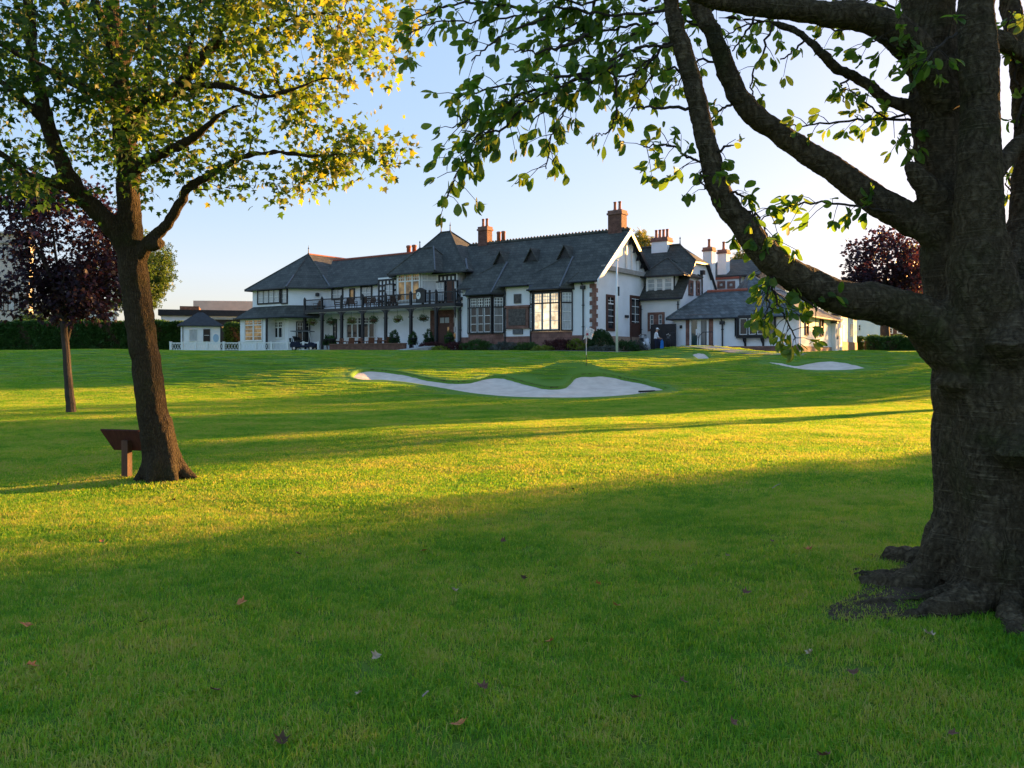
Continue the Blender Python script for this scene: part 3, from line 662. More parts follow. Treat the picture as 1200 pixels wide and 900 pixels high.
b = MB(); hip(b, a_(461, by) , a_(510.5, by), by - .2, 3.6, TE + .02, a_(492, 1.6), a_(507.5, 1.6), 1.6, w_(290, -17, 1.6), ov=.3); finial(b, a_(492, 1.6), 1.6, w_(290, -17, 1.6), .7)
b.tube([(a_(510.5, by) + .32, by - .45, TE + .1), (a_(507.5, 1.6) + .06, 1.6, w_(290, -17, 1.6) + .08)], .06, LEAD, 6); b.build('bay_roof', o)
# timber framing panels
def timber(px0, px1, v, w0, w1, nv, nh, door=False):
    a0, a1 = a_(px0, v), a_(px1, v); b = MB(); t = .16
    for i in range(nv + 1):
        x = a0 + (a1 - a0 - t) * i / nv; b.box((x, v - .07, w0), (x + t, v + .02, w1), BLACKWOOD)
    for j in range(nh + 1):
        z = w0 + (w1 - w0 - t) * j / nh; b.box((a0 + .01, v - .065, z), (a1 - .01, v + .02, z + t), BLACKWOOD)
    return part('timber_frame', b), a0, a1
_, q0, q1 = timber(443.5, 466, TVv, 3.95, TE - .15, 5, 5)
window(club, (q0 + (q1 - q0) * .38, TVv - .071, 4.3), TA, (q1 - q0) * .46, 1.75, 2, 3, glass=GLASS_W, bw=.05)
_, q0, q1 = timber(505, 534.5, TVv, 3.95, TE - .15, 6, 5)
window(club, (q0 + .55, TVv - .071, 4.2), TA, 1.15, 1.75, 2, 3, glass=GLASS_W)
b = MB(); b.box((q0 + 1.9, TVv - .15, 3.96), (q0 + 2.75, TVv - .071, 5.9), BROWNWOOD); d_ = part('door', b); d_['label'] = 'brown balcony door in the half-timbered tower'
b = MB(); b.lathe((q0 + 2.65, TVv - .19, 4.9), [(.03, 0), (.05, .04), (.03, .08)], STEEL, 6); b.build('handle', d_)
window(club, (q0 + 2.95, TVv - .071, 4.2), TA, q1 - q0 - 3.15, 1.75, 2, 3, glass=GLASS_W)
# ------------------------------------------------ veranda wing
WV = 1.5; wa0, wa1 = -29.8, ta0; WE = 6.3
b = MB(); b.box((wa0 - 1, WV, 0), (wa1 - .002, 9, WE), W_RENDER); part('wall', b)
b = MB(); rr = (5.3, 9.35)
roof_slab(b, [(-30.2, WV - .5, WE - .12), (wa1 - .2, WV - .5, WE - .12), (wa1 + 5, rr[0], rr[1]), (-33.6, rr[0], rr[1])], SLATE)
roof_slab(b, [(-33.6, rr[0] + .003, rr[1]), (wa1 + 5, rr[0] + .003, rr[1]), (wa1 + 5, 9.5, WE - .1), (-33, 9.5, WE - .1)], SLATE)
b.tube([(-33.4, rr[0], rr[1] + .03), (wa1 + 4.8, rr[0], rr[1] + .03)], .11, REDTILE, 6)
wr = part('roof', b); wr['label'] = 'long slate roof of the veranda wing'
for px in (479, 485.5):
    b = MB(); b.lathe((a_(px, 5.5), 5.5, 9.3), [(.2, 0), (.2, .6), (.25, .63), (.25, .8), (.16, .85)], TILE_OR, 10); b.build('vent_pot', wr, True)
b = MB(); b.tube([(-30.4, WV - .56, WE - .2), (wa1 - .3, WV - .56, WE - .2)], .07, DARKIRON, 6); part('gutter', b)
win_px(club, 389, 402.5, 338, 351.5, WV, 2, 2, glass=GLASS_W, fw=.13)
win_px(club, 410, 416, 338, 351.5, WV, 1, 1, glass=GLASS_L, fw=.12)
win_px(club, 423, 436.5, 335, 351, WV, 2, 2, glass=GLASS_W, fw=.13)
# ground floor under the balcony
gz = .0
win_px(club, 406, 440, 371, 397, WV, 5, 1, frame=W_PAINT, glass=GLASS, light=.3, lrows=2, lcols=10, mull=.09)
win_px(club, 456.5, 493, 369.5, 394, WV, 4, 1, frame=W_PAINT, glass=GLASS_L, light=.28, lrows=2, lcols=12, mull=.09)
win_px(club, 391, 395, 374, 397, WV, 1, 3, glass=GLASS_G)
b = MB(); z = 0; k = 0; aq = a_(447, WV)
while z < 3.3: b.box((aq - (.3 if k % 2 else .18), WV - .03, z), (aq + (.3 if k % 2 else .18), WV, z + .3), STONE); z += .302; k += 1
part('quoins', b)
b = MB(); b.box((a_(456, WV), WV - .05, -.3), (a_(504, WV), WV, .75), BRICK); part('plinth', b)
# brick porch with the dark door
pa0, pa1 = a_(505, .9), a_(532.5, .9); zt = w_(374, -14, .9) - .1
b = MB(); b.box((pa0, TVv - .1, -.3), (pa0 + .9, TVv, 3.5), BRICK); b.box((pa1 - .5, TVv - .1, -.3), (pa1, TVv, 3.5), BRICK); b.box((pa0 + .9, TVv - .095, 3.0), (pa1 - .5, TVv, 3.5), BRICK)
pc = part('porch', b)
b = MB(); b.box((pa0 + .9, TVv - .05, -.3), (pa1 - .5, TVv - .003, 3.0), BROWNWOOD); dd = b.build('door', pc); dd['label'] = 'dark panelled front door with glazed squares'
for i in range(2):
    for j in range(3): b = MB(); b.box((pa0 + 1.9 + i * .5, TVv - .09, .5 + j * .55), (pa0 + 2.25 + i * .5, TVv - .05, .95 + j * .55), GLASS_W if (i + j) % 2 else GLASS_L); b.build('pane', dd)
for i in range(3): b = MB(); b.box((pa0 + 1.1 + i * .55, TVv - .09, 2.4), (pa0 + 1.55 + i * .55, TVv - .05, 2.85), GLASS_W); b.build('pane', dd)
# ------------------------------------------------ left tower with canted side
LV = -1.2; LE = 6.1
l0, l1 = a_(296, LV), a_(338, LV); lc = (l1 + 2.7, WV)
pl = [(l0, LV), (l1, LV), lc, (lc[0], 8.5), (l0, 8.5)]
b = MB(); b.slab([(x, y, 0) for x, y in pl], (0, 0, LE), W_RENDER); part('wall', b)
b = MB(); ap = Vector((a_(361.5, 3.6), 3.6, w_(297.5, -35, 3.6))); ov = .55
pe = [(l0 - ov, LV - ov, LE), (l1 + .3, LV - ov, LE), (lc[0] + .5, WV - .35, LE), (lc[0] + .5, 9, LE), (l0 - ov, 9, LE)]
ap2 = Vector((ap.x, 10.5, ap.z)); pe[3] = (pe[3][0], 14, LE); pe[4] = (pe[4][0], 14, LE)
for f in ([pe[0], pe[1], ap], [pe[1], pe[2], ap], [pe[2], pe[3], ap2, ap], [pe[3], pe[4], ap2], [pe[4], pe[0], ap, ap2]): roof_slab(b, f, SLATE, .12)
for i in range(3): b.tube([pe[i], ap], .08, SLATE, 6)
b.tube([ap, ap2], .1, REDTILE, 6)
ro = part('roof', b); ro['label'] = 'pointed slate roof of the left tower, orange where the sun reaches'
b = MB(); finial(b, ap.x, ap.y, ap.z); b.build('finial', ro)
b = MB(); b.tube([Vector(pe[1]) + Vector((0, 0, .05)), Vector(pe[1]).lerp(ap, .33) + Vector((0, 0, .07))], .07, LEAD, 6); b.build('lead_flashing', ro); b = MB(); b.tube([Vector(pe[2]) + Vector((0, 0, .05)), Vector(pe[2]).lerp(ap, .33) + Vector((0, 0, .07))], .07, LEAD, 6); b.build('lead_flashing', ro)
win_px(club, 302, 329, 339, 356.5, LV, 4, 2, glass=GLASS_W, mull=.1, fw=.16)
win_px(club, 330, 337.6, 337, 356.5, LV, 1, 3, glass=GLASS_W, fw=.14)
# skirt roof and ground floor room
b = MB(); top = 4.45; bot = 3.25; o_ = 1.5
pt = [(l0 + .1, LV), (l1, LV), (lc[0] - .9, WV - .9 + .0)]
pb = [(l0 - 1.0, LV - o_, bot), (l1 + .62, LV - o_, bot), (lc[0] + .6, WV - 1.9, bot)]
roof_slab(b, [pb[0], pb[1], (l1, LV - .002, top), (l0 + .1, LV - .002, top)], SLATE, .1); roof_slab(b, [pb[1], pb[2], (lc[0] - .3, WV - .3, top), (l1, LV - .002, top)], SLATE, .1)
roof_slab(b, [(l0 - 1.0, 4, bot), pb[0], (l0 + .1, LV, top), (l0 + .1, 4, top)], SLATE, .1)
b.tube([Vector(pb[0]), Vector(pb[1]), Vector(pb[2])], .08, DARKIRON, 6)
sk = part('skirt_roof', b)
gv = LV - 1.0
b = MB(); b.box((l0 - .6, gv, 0), (a_(313, gv), LV, bot), W_RENDER); b.tube([(a_(312.5, LV - 1.35), LV - 1.35, 0), (a_(312.5, LV - 1.35), LV - 1.35, bot)], .11, BLACKWOOD, 8); b.build('garden_room', sk)
win_px(sk, 287, 308, 374, 400, gv, 2, 4, frame=W_PAINT, glass=GLASS_L, fw=.08, mull=.1, light=.25, lrows=2, lcols=4)
win_px(club, 321, 332, 376, 397, LV, 2, 1, glass=GLASS, frame=W_PAINT, light=.35, lrows=2, lcols=4, mull=.1, surround=W_PAINT)
window(club, (l1 + .5, LV + .5, .7), CH, 1.3, 2.2, 2, 1, glass=GLASS, light=.35, lrows=2, lcols=4, mull=.08)
b = MB(); mid = Vector((l1 + 1.9, LV + 1.9, 5.4)); b.lathe((mid.x + .1, mid.y - .1, 5.3), [(.05, 0), (.2, .05), (.2, .3), (.05, .36)], DARKIRON, 10); part('wall_lamp', b)
# ------------------------------------------------ balcony and veranda posts
BV = -1.05; bw = 3.6
bl, br_ = a_(355.5, BV), a_(533, BV)
b = MB(); b.box((bl, BV, bw + .04), (br_, WV - .002, bw + .32), BLACKWOOD); bal = part('balcony', b); bal['label'] = 'black timber balcony with railings along the upper floor'
b = MB(); b.box((bl + .1, BV + .1, bw), (br_ - .1, WV - .01, bw + .038), W_RENDER); b.build('soffit', bal)
posts = [a_(p, BV) for p in (356.5, 376.7, 399.6, 424.3, 451.3, 480.8, 510.5)]
for i, a in enumerate(posts):
    b = MB(); b.box((a - .11, BV - .03, -.3), (a + .11, BV + .19, bw), BLACKWOOD); b.box((a - .17, BV - .08, bw - .75), (a + .17, BV + .24, bw - .68), BLACKWOOD)
    for s in (-1, 1):
        ar = [(a + s * (.111 + .55 * (1 - math.cos(t))), bw - .6 + .598 * math.sin(t)) for t in np.linspace(0, 1.57, 7)]
        b.slab([(x, BV + .02, z) for x, z in ar] + [(a + s * .111, BV + .02, bw - .002)], (0, .1, 0), BLACKWOOD)
    b.build('veranda_post', bal)
    b = MB(); b.box((a - .08, BV - .03, bw + .32), (a + .09, BV + .15, bw + 1.36), BLACKWOOD); b.lathe((a, BV + .06, bw + 1.355), [(.08, 0), (.1, .05), (.05, .1), (.02, .16)], BLACKWOOD, 8); b.build('newel', bal)
for a in (a_(495, BV), a_(503, BV), br_ - .05):
    b = MB(); b.box((a - .07, BV - .02, bw + .32), (a + .07, BV + .12, bw + 1.45), BLACKWOOD); b.build('newel', bal)
b = MB(); b.box((bl, BV, bw + 1.18), (br_, BV + .1, bw + 1.27), BLACKWOOD); b.box((bl, BV + .02, bw + .46), (br_, BV + .08, bw + .52), BLACKWOOD); b.box((br_ - .08, BV + .1, bw + 1.18), (br_, WV, bw + 1.26), BLACKWOOD)
x = bl + .1
while x < br_: b.box((x, BV + .035, bw + .52), (x + .03, BV + .065, bw + 1.18), BLACKWOOD); x += .16
b.build('railing', bal)
b = MB(); b.slab([(br_ - .25, BV + .1, bw), (br_ - .05, BV + .1, bw), (br_ - .05, BV + .1, bw - .9)], (0, .12, 0), BLACKWOOD); b.build('bracket', bal)
# clock on the balcony rail
ck = a_(491.5, BV - .2); zc = w_(346.5, ck, BV - .2)
b = MB(); b.box((ck - .40, BV - .22, zc - .6), (ck + .62, BV - .02, zc + .40), BLACKWOOD); b.slab([(ck - .48, BV - .3, zc + .40), (ck + .11, BV - .3, zc + .66), (ck + .7, BV - .3, zc + .40)], (0, .3, 0), BLACKWOOD)
clk = b.build('clock', bal)
b = MB(); ang = np.linspace(0, 2 * math.pi, 25)[:-1]
b.slab([(ck - .06 + .22 * math.cos(t), BV - .222, zc + .30 * math.sin(t)) for t in ang], (0, -.04, 0), W_PAINT); b.build('clock_face', clk)
b = MB(); b.box((ck - .08, BV - .285, zc - .02), (ck - .04, BV - .268, zc + .24), BLACKWOOD); b.box((ck - .19, BV - .285, zc - .02), (ck - .08, BV - .266, zc + .03), BLACKWOOD); b.build('clock_hands', clk)
# ------------------------------------------------ rear block with the dormer
RV = 7.45; RA = 3.45; RE = w_(349.5, 1.5, RV - .3); rvr, rwr = 11.3, w_(287.5, 1.5, 11.3)
b = MB(); b.box((-1, RV, -.3), (RA - .36, RV + .35, RE + .1), W_RENDER)
gt = w_(309, RA, 12)
rs = (rwr - RE) / (rvr - RV + .3)
def rz(v): return rwr - abs(v - rvr) * rs
vt0, vt1 = rvr - (rwr - gt) / rs, rvr + (rwr - gt) / rs
b.slab([(RA, RV, -.3), (RA, 15.1, -.3), (RA, 15.1, rz(15.1) - .12), (RA, vt1, gt - .1), (RA, vt0, gt - .1), (RA, RV, RE - .12)], (-.35, 0, 0), W_RENDER)
o = part('wall', b); o['label'] = 'white wall of the block behind the person'
b = MB(); hipa = RA - 1.7
roof_slab(b, [(-6, RV - .3, RE), (RA + .3, RV - .3, RE), (RA + .3, vt0, gt), (hipa, rvr, rwr), (-6, rvr, rwr)], SLATE)
roof_slab(b, [(-6, 15.4, rz(15.4)), (RA + .3, 15.4, rz(15.4)), (RA + .3, vt1, gt), (hipa, rvr + .002, rwr), (-6, rvr + .002, rwr)], SLATE)
roof_slab(b, [(RA + .303, vt0, gt), (RA + .303, vt1, gt), (hipa, rvr + .001, rwr + .01)], SLATE)
b.tube([(-6, rvr, rwr + .04), (hipa, rvr, rwr + .04)], .1, SLATE, 6)
b.tube([(hipa, rvr, rwr + .03), (RA + .3, vt0, gt + .03)], .07, SLATE, 6); b.tube([(-1, RV - .38, RE - .1), (RA + .3, RV - .38, RE - .1)], .07, DARKIRON, 6)
finial(b, hipa, rvr, rwr, .7); rr_ = part('roof', b); rr_['label'] = 'steep slate roof with the dormer and hipped end'
# dormer
dv = RV + .35; d0, d1 = a_(757, dv), a_(790, dv); z0, z1 = w_(344, 1.5, dv), w_(324, 1.5, dv)
b = MB(); b.box((d0, dv + .01, z0 - .2), (d1, dv + 2.6, z1 + .05), BLACKWOOD); b.box((d1, dv + .2, z0), (d1 + .02, dv + 2.4, z1), W_RENDER)
dm = b.build('dormer', rr_)
window(club, (d0 + .05, dv + .01, z0), TA, d1 - d0 - .1, z1 - z0 - .05, 3, 3, frame=W_PAINT, glass=GLASS_W, mull=.14, fw=.12, bw=.05)['label'] = 'white three-light dormer window'
b = MB(); hip(b, a_(755.5, dv), a_(799, dv) + .1, dv - .15, dv + 3.2, z1 + .05, a_(781, 9.5), a_(784, 9.5), 9.4, w_(303, 1.5, 9.4), ov=.25); b.build('dormer_roof', rr_)
ch = chimney(a_(775.5, 11.3), 11.3, 6.5, w_(278, 1, 11.3), .72, .5, W_RENDER, 4, rr_, STONE); ch['label'] = 'wide white chimney with four clay pots'
v0, v1 = v_(806.5, RA), v_(811.5, RA); window(club, (RA, v0, w_(346, RA, v0)), TV, v1 - v0, w_(328, RA, v0) - w_(346, RA, v0), 1, 2, frame=STONE, glass=GLASS_G, fw=.22)
v0, v1 = v_(815.3, RA), v_(819.3, RA); window(club, (RA, v0, w_(346, RA, v0)), TV, v1 - v0, w_(329, RA, v0) - w_(346, RA, v0), 1, 2, frame=STONE, glass=GLASS_G, fw=.22)
b = MB(); vv = v_(821.5, RA); b.tube([(RA + .1, vv, 1), (RA + .1, vv, gt - .9)], .07, DARKIRON, 8); b.box((RA, vv - .2, gt - .95), (RA + .3, vv + .2, gt - .6), DARKIRON); part('drainpipe', b)
win_px(club, 759.5, 779, 366, 388, RV, 2, 3, frame=STONE, glass=GLASS_G, fw=.2, mull=.45, bw=.06)
pipe(a_(750.5, RV) + .1, RV, -.3, RE - .5, False); pipe(a_(795, RV), RV, 1.6, RE - .3, False)
b = MB(); b.box((a_(772, RV), RV - 1.5, -.3), (a_(791.5, RV - 1.5), RV - 1.35, w_(380, 2, RV - 1.5)), DARKCLAD); b.box((a_(772, RV), RV - 1.35, -.3), (a_(772, RV) + .1, RV - .01, w_(380, 2, RV - 1.5) - .05), DARKCLAD); part('bin_screen', b)
# ------------------------------------------------ far wing at the back on the right
FV = 15.6; f0, f1 = RA + .4, a_(891, FV + 1); FE = w_(322.5, 7, FV); FR = w_(301, 7, FV + 4)
b = MB(); b.box((f0 - 1, FV, -.3), (a_(869, FV), FV + 8, FE), W_RENDER); b.box((a_(869, FV) + .002, FV + 1, -.3), (f1, FV + 8, FE - .02), STONE_P); b.slab([(f1, FV + .1, FE - .03), (f1, FV + 8, FE - .03), (f1, FV + 4, FR - .16)], (-.3, 0, 0), STONE_P); part('wall', b)
b = MB(); b.box((f0 - 1, FV - .12, FE - .18), (a_(869, FV), FV, FE), REDTILE); part('eaves_board', b)
b = MB(); roof_slab(b, [(f0 - 2, FV - .1, FE + .1), (f1 + .3, FV - .1, FE + .1), (f1 + .3, FV + 4, FR), (f0 - 2, FV + 4, FR)], SLATE); roof_slab(b, [(f0 - 2, FV + 4.003, FR), (f1 + .3, FV + 4.003, FR), (f1 + .3, FV + 8.2, FE), (f0 - 2, FV + 8.2, FE)], SLATE)
fr = part('roof', b); fr['label'] = 'low slate roof of the far wing behind the annex'
for px0, px1 in ((841, 850), (852.5, 861.5)): win_px(club, px0, px1, 329.5, 338, FV, 2, 2, frame=STONE, glass=GLASS_W, fw=.2)
for px, sp in ((831, 0), (848, 1)):
    c = chimney(a_(px, FV - 1.5 + sp * 2.2), FV - 1.5 + sp * 2.2, 4.5, w_(290.5, 5, FV), .4, .4, W_RENDER, 1, fr, STONE)
b = MB(); b.tube([(a_(869, FV) - .1, FV - .1, 3), (a_(869, FV) - .1, FV - .1, FE)], .06, DARKIRON, 6); part('drainpipe', b)
# ================================================================== the single-storey annex
NV = 6.6; NA = a_(937, NV); NZ = 2.03
def club_world(a, v, w=0, base=AZ0): return Vector((AX0 + a * EX[0] + v * EY[0], AY0 + a * EX[1] + v * EY[1], base + w))
RZ = math.atan2(EX[1], EX[0])
annex = thing('annex', 'single-storey white annex with hipped slate roof, glass double doors and sunlit right side', 'annex', club_world(NA, NV, 0, NZ), RZ)
def na(px, v): return a_(px, NV + v) - NA
def nw(py, a, v): return w_(py, a + NA, v + NV, NZ)
aL = na(790.5, 0); ND = 9.0; NE = 2.72
b = MB(); b.box((aL, 0, -.3), (0, ND, NE), W_RENDER); b.build('wall', annex)
b = MB(); b.box((na(826, 0), -.06, -.4), (.06, 0, .47), STONE); b.box((0, 0, -.4), (.055, ND, .46), STONE_P); b.build('plinth', annex)
b = MB(); s_ = (4.85 - 2.62) / 3.3; e0 = -.45
def az(v): return 2.62 + (v - e0) * s_
pv = 5.1; apx = (-5.4, pv, az(pv)); lv = 2.85; l0_, l1_ = (na(829, lv), lv, az(lv)), (na(876, lv), lv, az(lv))
roof_slab(b, [(aL - .5, e0, 2.62), (.5, e0, 2.62), apx, l1_, l0_], SLATE2, .1)
roof_slab(b, [(.5, e0, 2.62), (.5, 2 * pv - e0, 2.62), apx], SLATE2, .1)
roof_slab(b, [(.5, 2 * pv - e0, 2.62), (-11, 2 * pv - e0, 2.62), apx], SLATE2, .1)
roof_slab(b, [(aL - .5, e0, 2.62), l0_, (aL - .5, 2 * lv - e0, 2.62)], SLATE2, .1)
roof_slab(b, [l0_, l1_, (l1_[0] - .6, 2 * lv - e0, 2.62), (aL - .5, 2 * lv - e0, 2.62)], SLATE2, .1)
roof_slab(b, [l1_, apx, (-11, 2 * pv - e0, 2.62), (l1_[0] - .6, 2 * lv - e0, 2.62)], SLATE2, .1)
ro = b.build('roof', annex)
b = MB(); b.tube([l0_, l1_], .14, REDTILE, 6); b.build('ridge_tile', ro)
b = MB(); b.tube([(.5, e0, 2.66), apx], .08, SLATE2, 6); b.tube([(aL - .5, e0, 2.66), l0_], .08, SLATE2, 6); b.build('hip_tile', ro)
b = MB(); b.tube([(aL - .5, e0 - .05, 2.56), (.55, e0 - .05, 2.56), (.55, ND, 2.56)], .06, DARKIRON, 6); b.build('gutter', annex)
# glass double doors in a stone surround
d0, d1 = na(808.5, 0), na(831, 0); zt, zb = nw(373.5, d0, 0), nw(404, d0, 0); zb = .25
b = MB(); b.box((d0 - .32, -.05, -.3), (d0, 0, zt + .3), STONE); b.box((d1, -.05, -.3), (d1 + .32, 0, zt + .3), STONE); b.box((d0, -.045, zt), (d1, 0, zt + .3), STONE); b.build('door_surround', annex)
for s in (0, 1):
    x0 = d0 + s * (d1 - d0) / 2; x1 = x0 + (d1 - d0) / 2 - .01; b = MB()
    for q in ((x0, x0 + .14, zb, zt), (x1 - .14, x1, zb, zt)): b.box((q[0], -.09, q[2]), (q[1], -.01, q[3]), W_PAINT)
    b.box((x0 + .14, -.085, zb), (x1 - .14, -.01, zb + .2), W_PAINT); b.box((x0 + .14, -.085, zt - .14), (x1 - .14, -.01, zt), W_PAINT); dr = b.build('door', annex)
    b = MB(); b.box((x0 + .1, -.05, zb + .1), (x1 - .1, -.02, zt - .1), GLASS_G if s else mat('green_glass', (.03, .06, .055), .08, .3, 1.5, spec=.9)); b.build('pane', dr)
    b = MB(); xh = x1 - .07 if s == 0 else x0 + .07; b.tube([(xh, -.14, 1.1), (xh, -.14, 1.5)], .02, STEEL, 6); b.tube([(xh, -.14, 1.3), (xh, -.08, 1.3)], .015, STEEL, 6); b.build('handle', dr)
    if s == 0:
        b = MB(); b.box((x0 + .5, -.062, 1.35), (x0 + .8, -.05, 1.8), CLOTH_W); b.build('paper_notice', dr)
# steps and brick cheeks with black handrails
b = MB(); b.box((d0 - .9, -1.5, -.4), (d1 + .3, -.06, .22), CONCRETE); b.box((d0 - .9, -1.85, -.4), (d1 + .0, -1.502, .1), CONCRETE); b.build('step', annex)
b = MB(); b.box((na(823, -1.7), -2.0, -.4), (na(836, -1.7), -1.6, .55), BRICK); b.build('brick_pier', annex)
b = MB(); b.box((aL - .1, -2.0, -.4), (d0 - 1.0, -.4, .45), BRICK); b.build('brick_pier', annex)
b = MB()
for x0, x1 in ((aL + .0, d0 - .35), (na(819, -1.7), na(836, -1.7))):
    b.tube([(x0, -1.8, -.3), (x0, -1.8, 1.15), (x0 + .35, -1.8, 1.5), (x1, -1.8, 1.5)], .028, DARKIRON, 6)
    for k in range(1, 3): b.tube([(x0 + (x1 - x0) * k / 2, -1.8, .2), (x0 + (x1 - x0) * k / 2, -1.8, 1.5)], .022, DARKIRON, 6)
b.build('handrail', annex)
# oriel window on brackets
ov = -.5; o0, o1 = na(865, ov), na(899, ov); z1, z0 = nw(371, o0 + 1, ov), nw(394, o0 + 1, ov); b = MB(); pl = [(o0 - .35, 0), (o0, ov), (o1, ov), (o1 + .42, 0)]
for lo, hi in ((z0 - .12, z0), (z1, NE)): b.slab([(x, y, lo) for x, y in pl], (0, 0, hi - lo), BLACKWOOD)
for px in (872.5, 893.5):
    x = na(px, -.2); b.slab([(x - .07, 0, z0 - .121), (x - .07, ov, z0 - .121), (x - .07, ov + .1, z0 - .32), (x - .07, -.1, z0 - .5), (x - .07, -.02, z0 - .8), (x - .07, 0, z0 - .8)], (.14, 0, 0), BLACKWOOD)
ob = b.build('oriel', annex)
window(ob, (o0 + .01, ov, z0), TA, o1 - o0 - .02, z1 - z0, 3, 1, glass=GLASS, mull=.12, fw=.12)
window(ob, (o1 + .01, ov + .01, z0), Vector((.42, .5, 0)), .64, z1 - z0, 1, 1, glass=GLASS_G, fw=.09); window(ob, (o0 - .345, -.01, z0), Vector((.35, -.5, 0)), .6, z1 - z0, 1, 1, glass=GLASS_G, fw=.09)
x = na(847, 0); pipe(x, 0, -.3, 2.1, True, annex)
b = MB(); b.tube([(.08, -.08, -.3), (.08, -.08, 2.5)], .05, W_PAINT, 8); b.build('drainpipe', annex)
b = MB(); b.box((na(797, 0), -.1, nw(385, aL, 0)), (na(799.5, 0), 0, nw(381.5, aL, 0)), DARKIRON); b.build('wall_lamp', annex)
for px0, px1 in ((943, 946.5), (960.5, 964)):
    v0, v1 = v_(px0, NA) - NV, v_(px1, NA) - NV; window(annex, (0, v0, 1.25), TV, v1 - v0, 1.45, 1, 2, frame=STONE, glass=GLASS, fw=.08)
v0 = v_(975, NA) - NV
b = MB(); b.box((0.001, v0 - .3, -.3), (.35, ND + .2, 2.35), W_RENDER); b.box((-.05, v0 - .45, 2.35), (.5, ND + .3, 2.48), SLATE2); b.box((.35, v0, 1.1), (.38, v0 + .5, 1.9), GLASS_G); b.box((.35, v0 + .9, .0), (.37, v0 + 1.7, 2.0), W_PAINT); b.build('side_porch', annex)
# flat-roofed store beyond the annex
st_a = NA - .4; st_v, st_e = v_(985.5, st_a), v_(1004, st_a)
store = thing('rendered_store', 'small flat-roofed white store glowing orange beyond the right end of the annex', 'store', club_world(st_a, st_v, 0, NZ), RZ)
b = MB(); b.box((-3.5, 0, -.3), (0, st_e - st_v, 3.2), W_RENDER); b.build('wall', store)
b = MB(); b.box((0, 0, -.3), (.06, st_e - st_v, 1.0), STONE_P); b.build('plinth', store)
b = MB(); b.box((-3.7, -.2, 3.2), (.25, st_e - st_v + .2, 3.38), DARKCLAD); b.build('roof', store)
b = MB(); b.box((0, .4, 1.001), (.04, 1.2, 2.4), BROWNWOOD); b.build('door', store)
b = MB(); b.box((0, 3.2, 1.5), (.04, 4.2, 2.6), GLASS_W); b.build('window', store)
# ================================================================== things about the clubhouse
def drop_on(x, y): return zg(x, y)
# path along the front
pth = MB(); strip = []
for i in range(41):
    a = -14 + i * .75; strip.append((club_world(a, -4.1 + .25 * math.sin(a * .4)), club_world(a, -2.9)))
for (p0, q0), (p1, q1) in zip(strip, strip[1:]):
    pts_ = [p0, p1, q1, q0]; pth.poly([(p.x, p.y, zg(p.x, p.y) + .03) for p in pts_], PAVING)
structure(pth.build('path'))
pav = MB(); c_ = [club_world(a, v) for a, v in ((-27.5, -3.2), (-12, -3.2), (-12, 1.4), (-27.5, 1.4))]; pav.slab([(p.x, p.y, 2.0) for p in c_], (0, 0, .4), PAVING); structure(pav.build('patio'))
fc = MB(); c_ = [club_world(a, v) for a, v in ((0.5, 1), (14.5, 1), (14.5, 6.5), (0.5, 7.3))]; fc.slab([(p.x, p.y, zg(p.x, p.y) - .2) for p in c_], (0, 0, .235), PAVING); structure(fc.build('forecourt'))
# low brick wall with a ramp opening
pw = thing('patio_wall', 'low red brick wall along the edge of the patio', 'wall', club_world(a_(386, -3.5), -3.5, 0, 2.15), RZ)
b = MB(); L = a_(474, -3.5) - a_(386, -3.5); b.box((0, 0, -.3), (L, .25, .62), BRICK); b.build('brickwork', pw)
b = MB(); b.box((-.04, -.05, .62), (L + .04, .3, .7), STONE); b.build('coping', pw)
rp = MB(); c_ = [club_world(a_(px, -4), v, 0, z) for px, v, z in ((472, -5.5, 2.2), (486, -5.5, 2.2), (496, -2.6, 2.6), (485, -2.6, 2.6))]; rp.slab(c_, (0, 0, -.3), CONCRETE); rp = rp.build('ramp'); tag(rp, 'pale sloping concrete ramp up to the front door', 'ramp')
# ---- bushes: many small leaves over a mound
BUSHM = {}
def bushmat(key, cols, tr):
    if key not in BUSHM: BUSHM[key] = leaf_mat(key + '_foliage', cols, tr, .25, .6)
    return BUSHM[key]
G1 = ([(.02, .06, .012), (.05, .11, .02)], [(.06, .14, .02), (.1, .2, .03)])
G2 = ([(.09, .14, .015), (.2, .24, .03)], [(.2, .26, .03), (.3, .34, .04)])
RD = ([(.035, .012, .016), (.09, .03, .03)], [(.1, .03, .03), (.16, .05, .04)])
GY = ([(.06, .075, .065), (.12, .13, .11)], [(.1, .13, .1), (.14, .16, .12)])
DG = ([(.012, .04, .012), (.03, .075, .018)], [(.03, .09, .015), (.06, .13, .02)])
def bush(name, label, p, rx, ry, rz_, key, pal, n, s, cat='bush', group=None, seed=1, dome=False):
    root = thing(name, label, cat, p, RZ, group); rg = np.random.default_rng(seed)
    d = rg.normal(size=(n, 3)); d /= np.linalg.norm(d, axis=1)[:, None]; d[:, 2] = np.abs(d[:, 2])
    lump = 1 if dome else 1 + .16 * np.sin(d[:, 0] * 5 + seed) * np.cos(d[:, 1] * 4 + d[:, 2] * 5) 
    r = (rg.uniform(.5, 1.03, n) ** .4) * lump; pos = d * r[:, None] * np.array([rx, ry, rz_]); pos[:, 2] -= .05
    dr = d * .8 + rg.normal(size=(n, 3)) * .5
    leaves('foliage', pos, dr, rg.uniform(.7, 1.3, n) * s, CLUMP, bushmat(key, *pal), root, flat=.3, rng=rg)
    b = MB()
    for k in range(5):
        t = k * 1.256; b.tube([(0, 0, -.2), (rx * .3 * math.cos(t), ry * .3 * math.sin(t), rz_ * .6)], [.03, .012], BROWNWOOD, 5)
    b.build('stem', root)
    return root
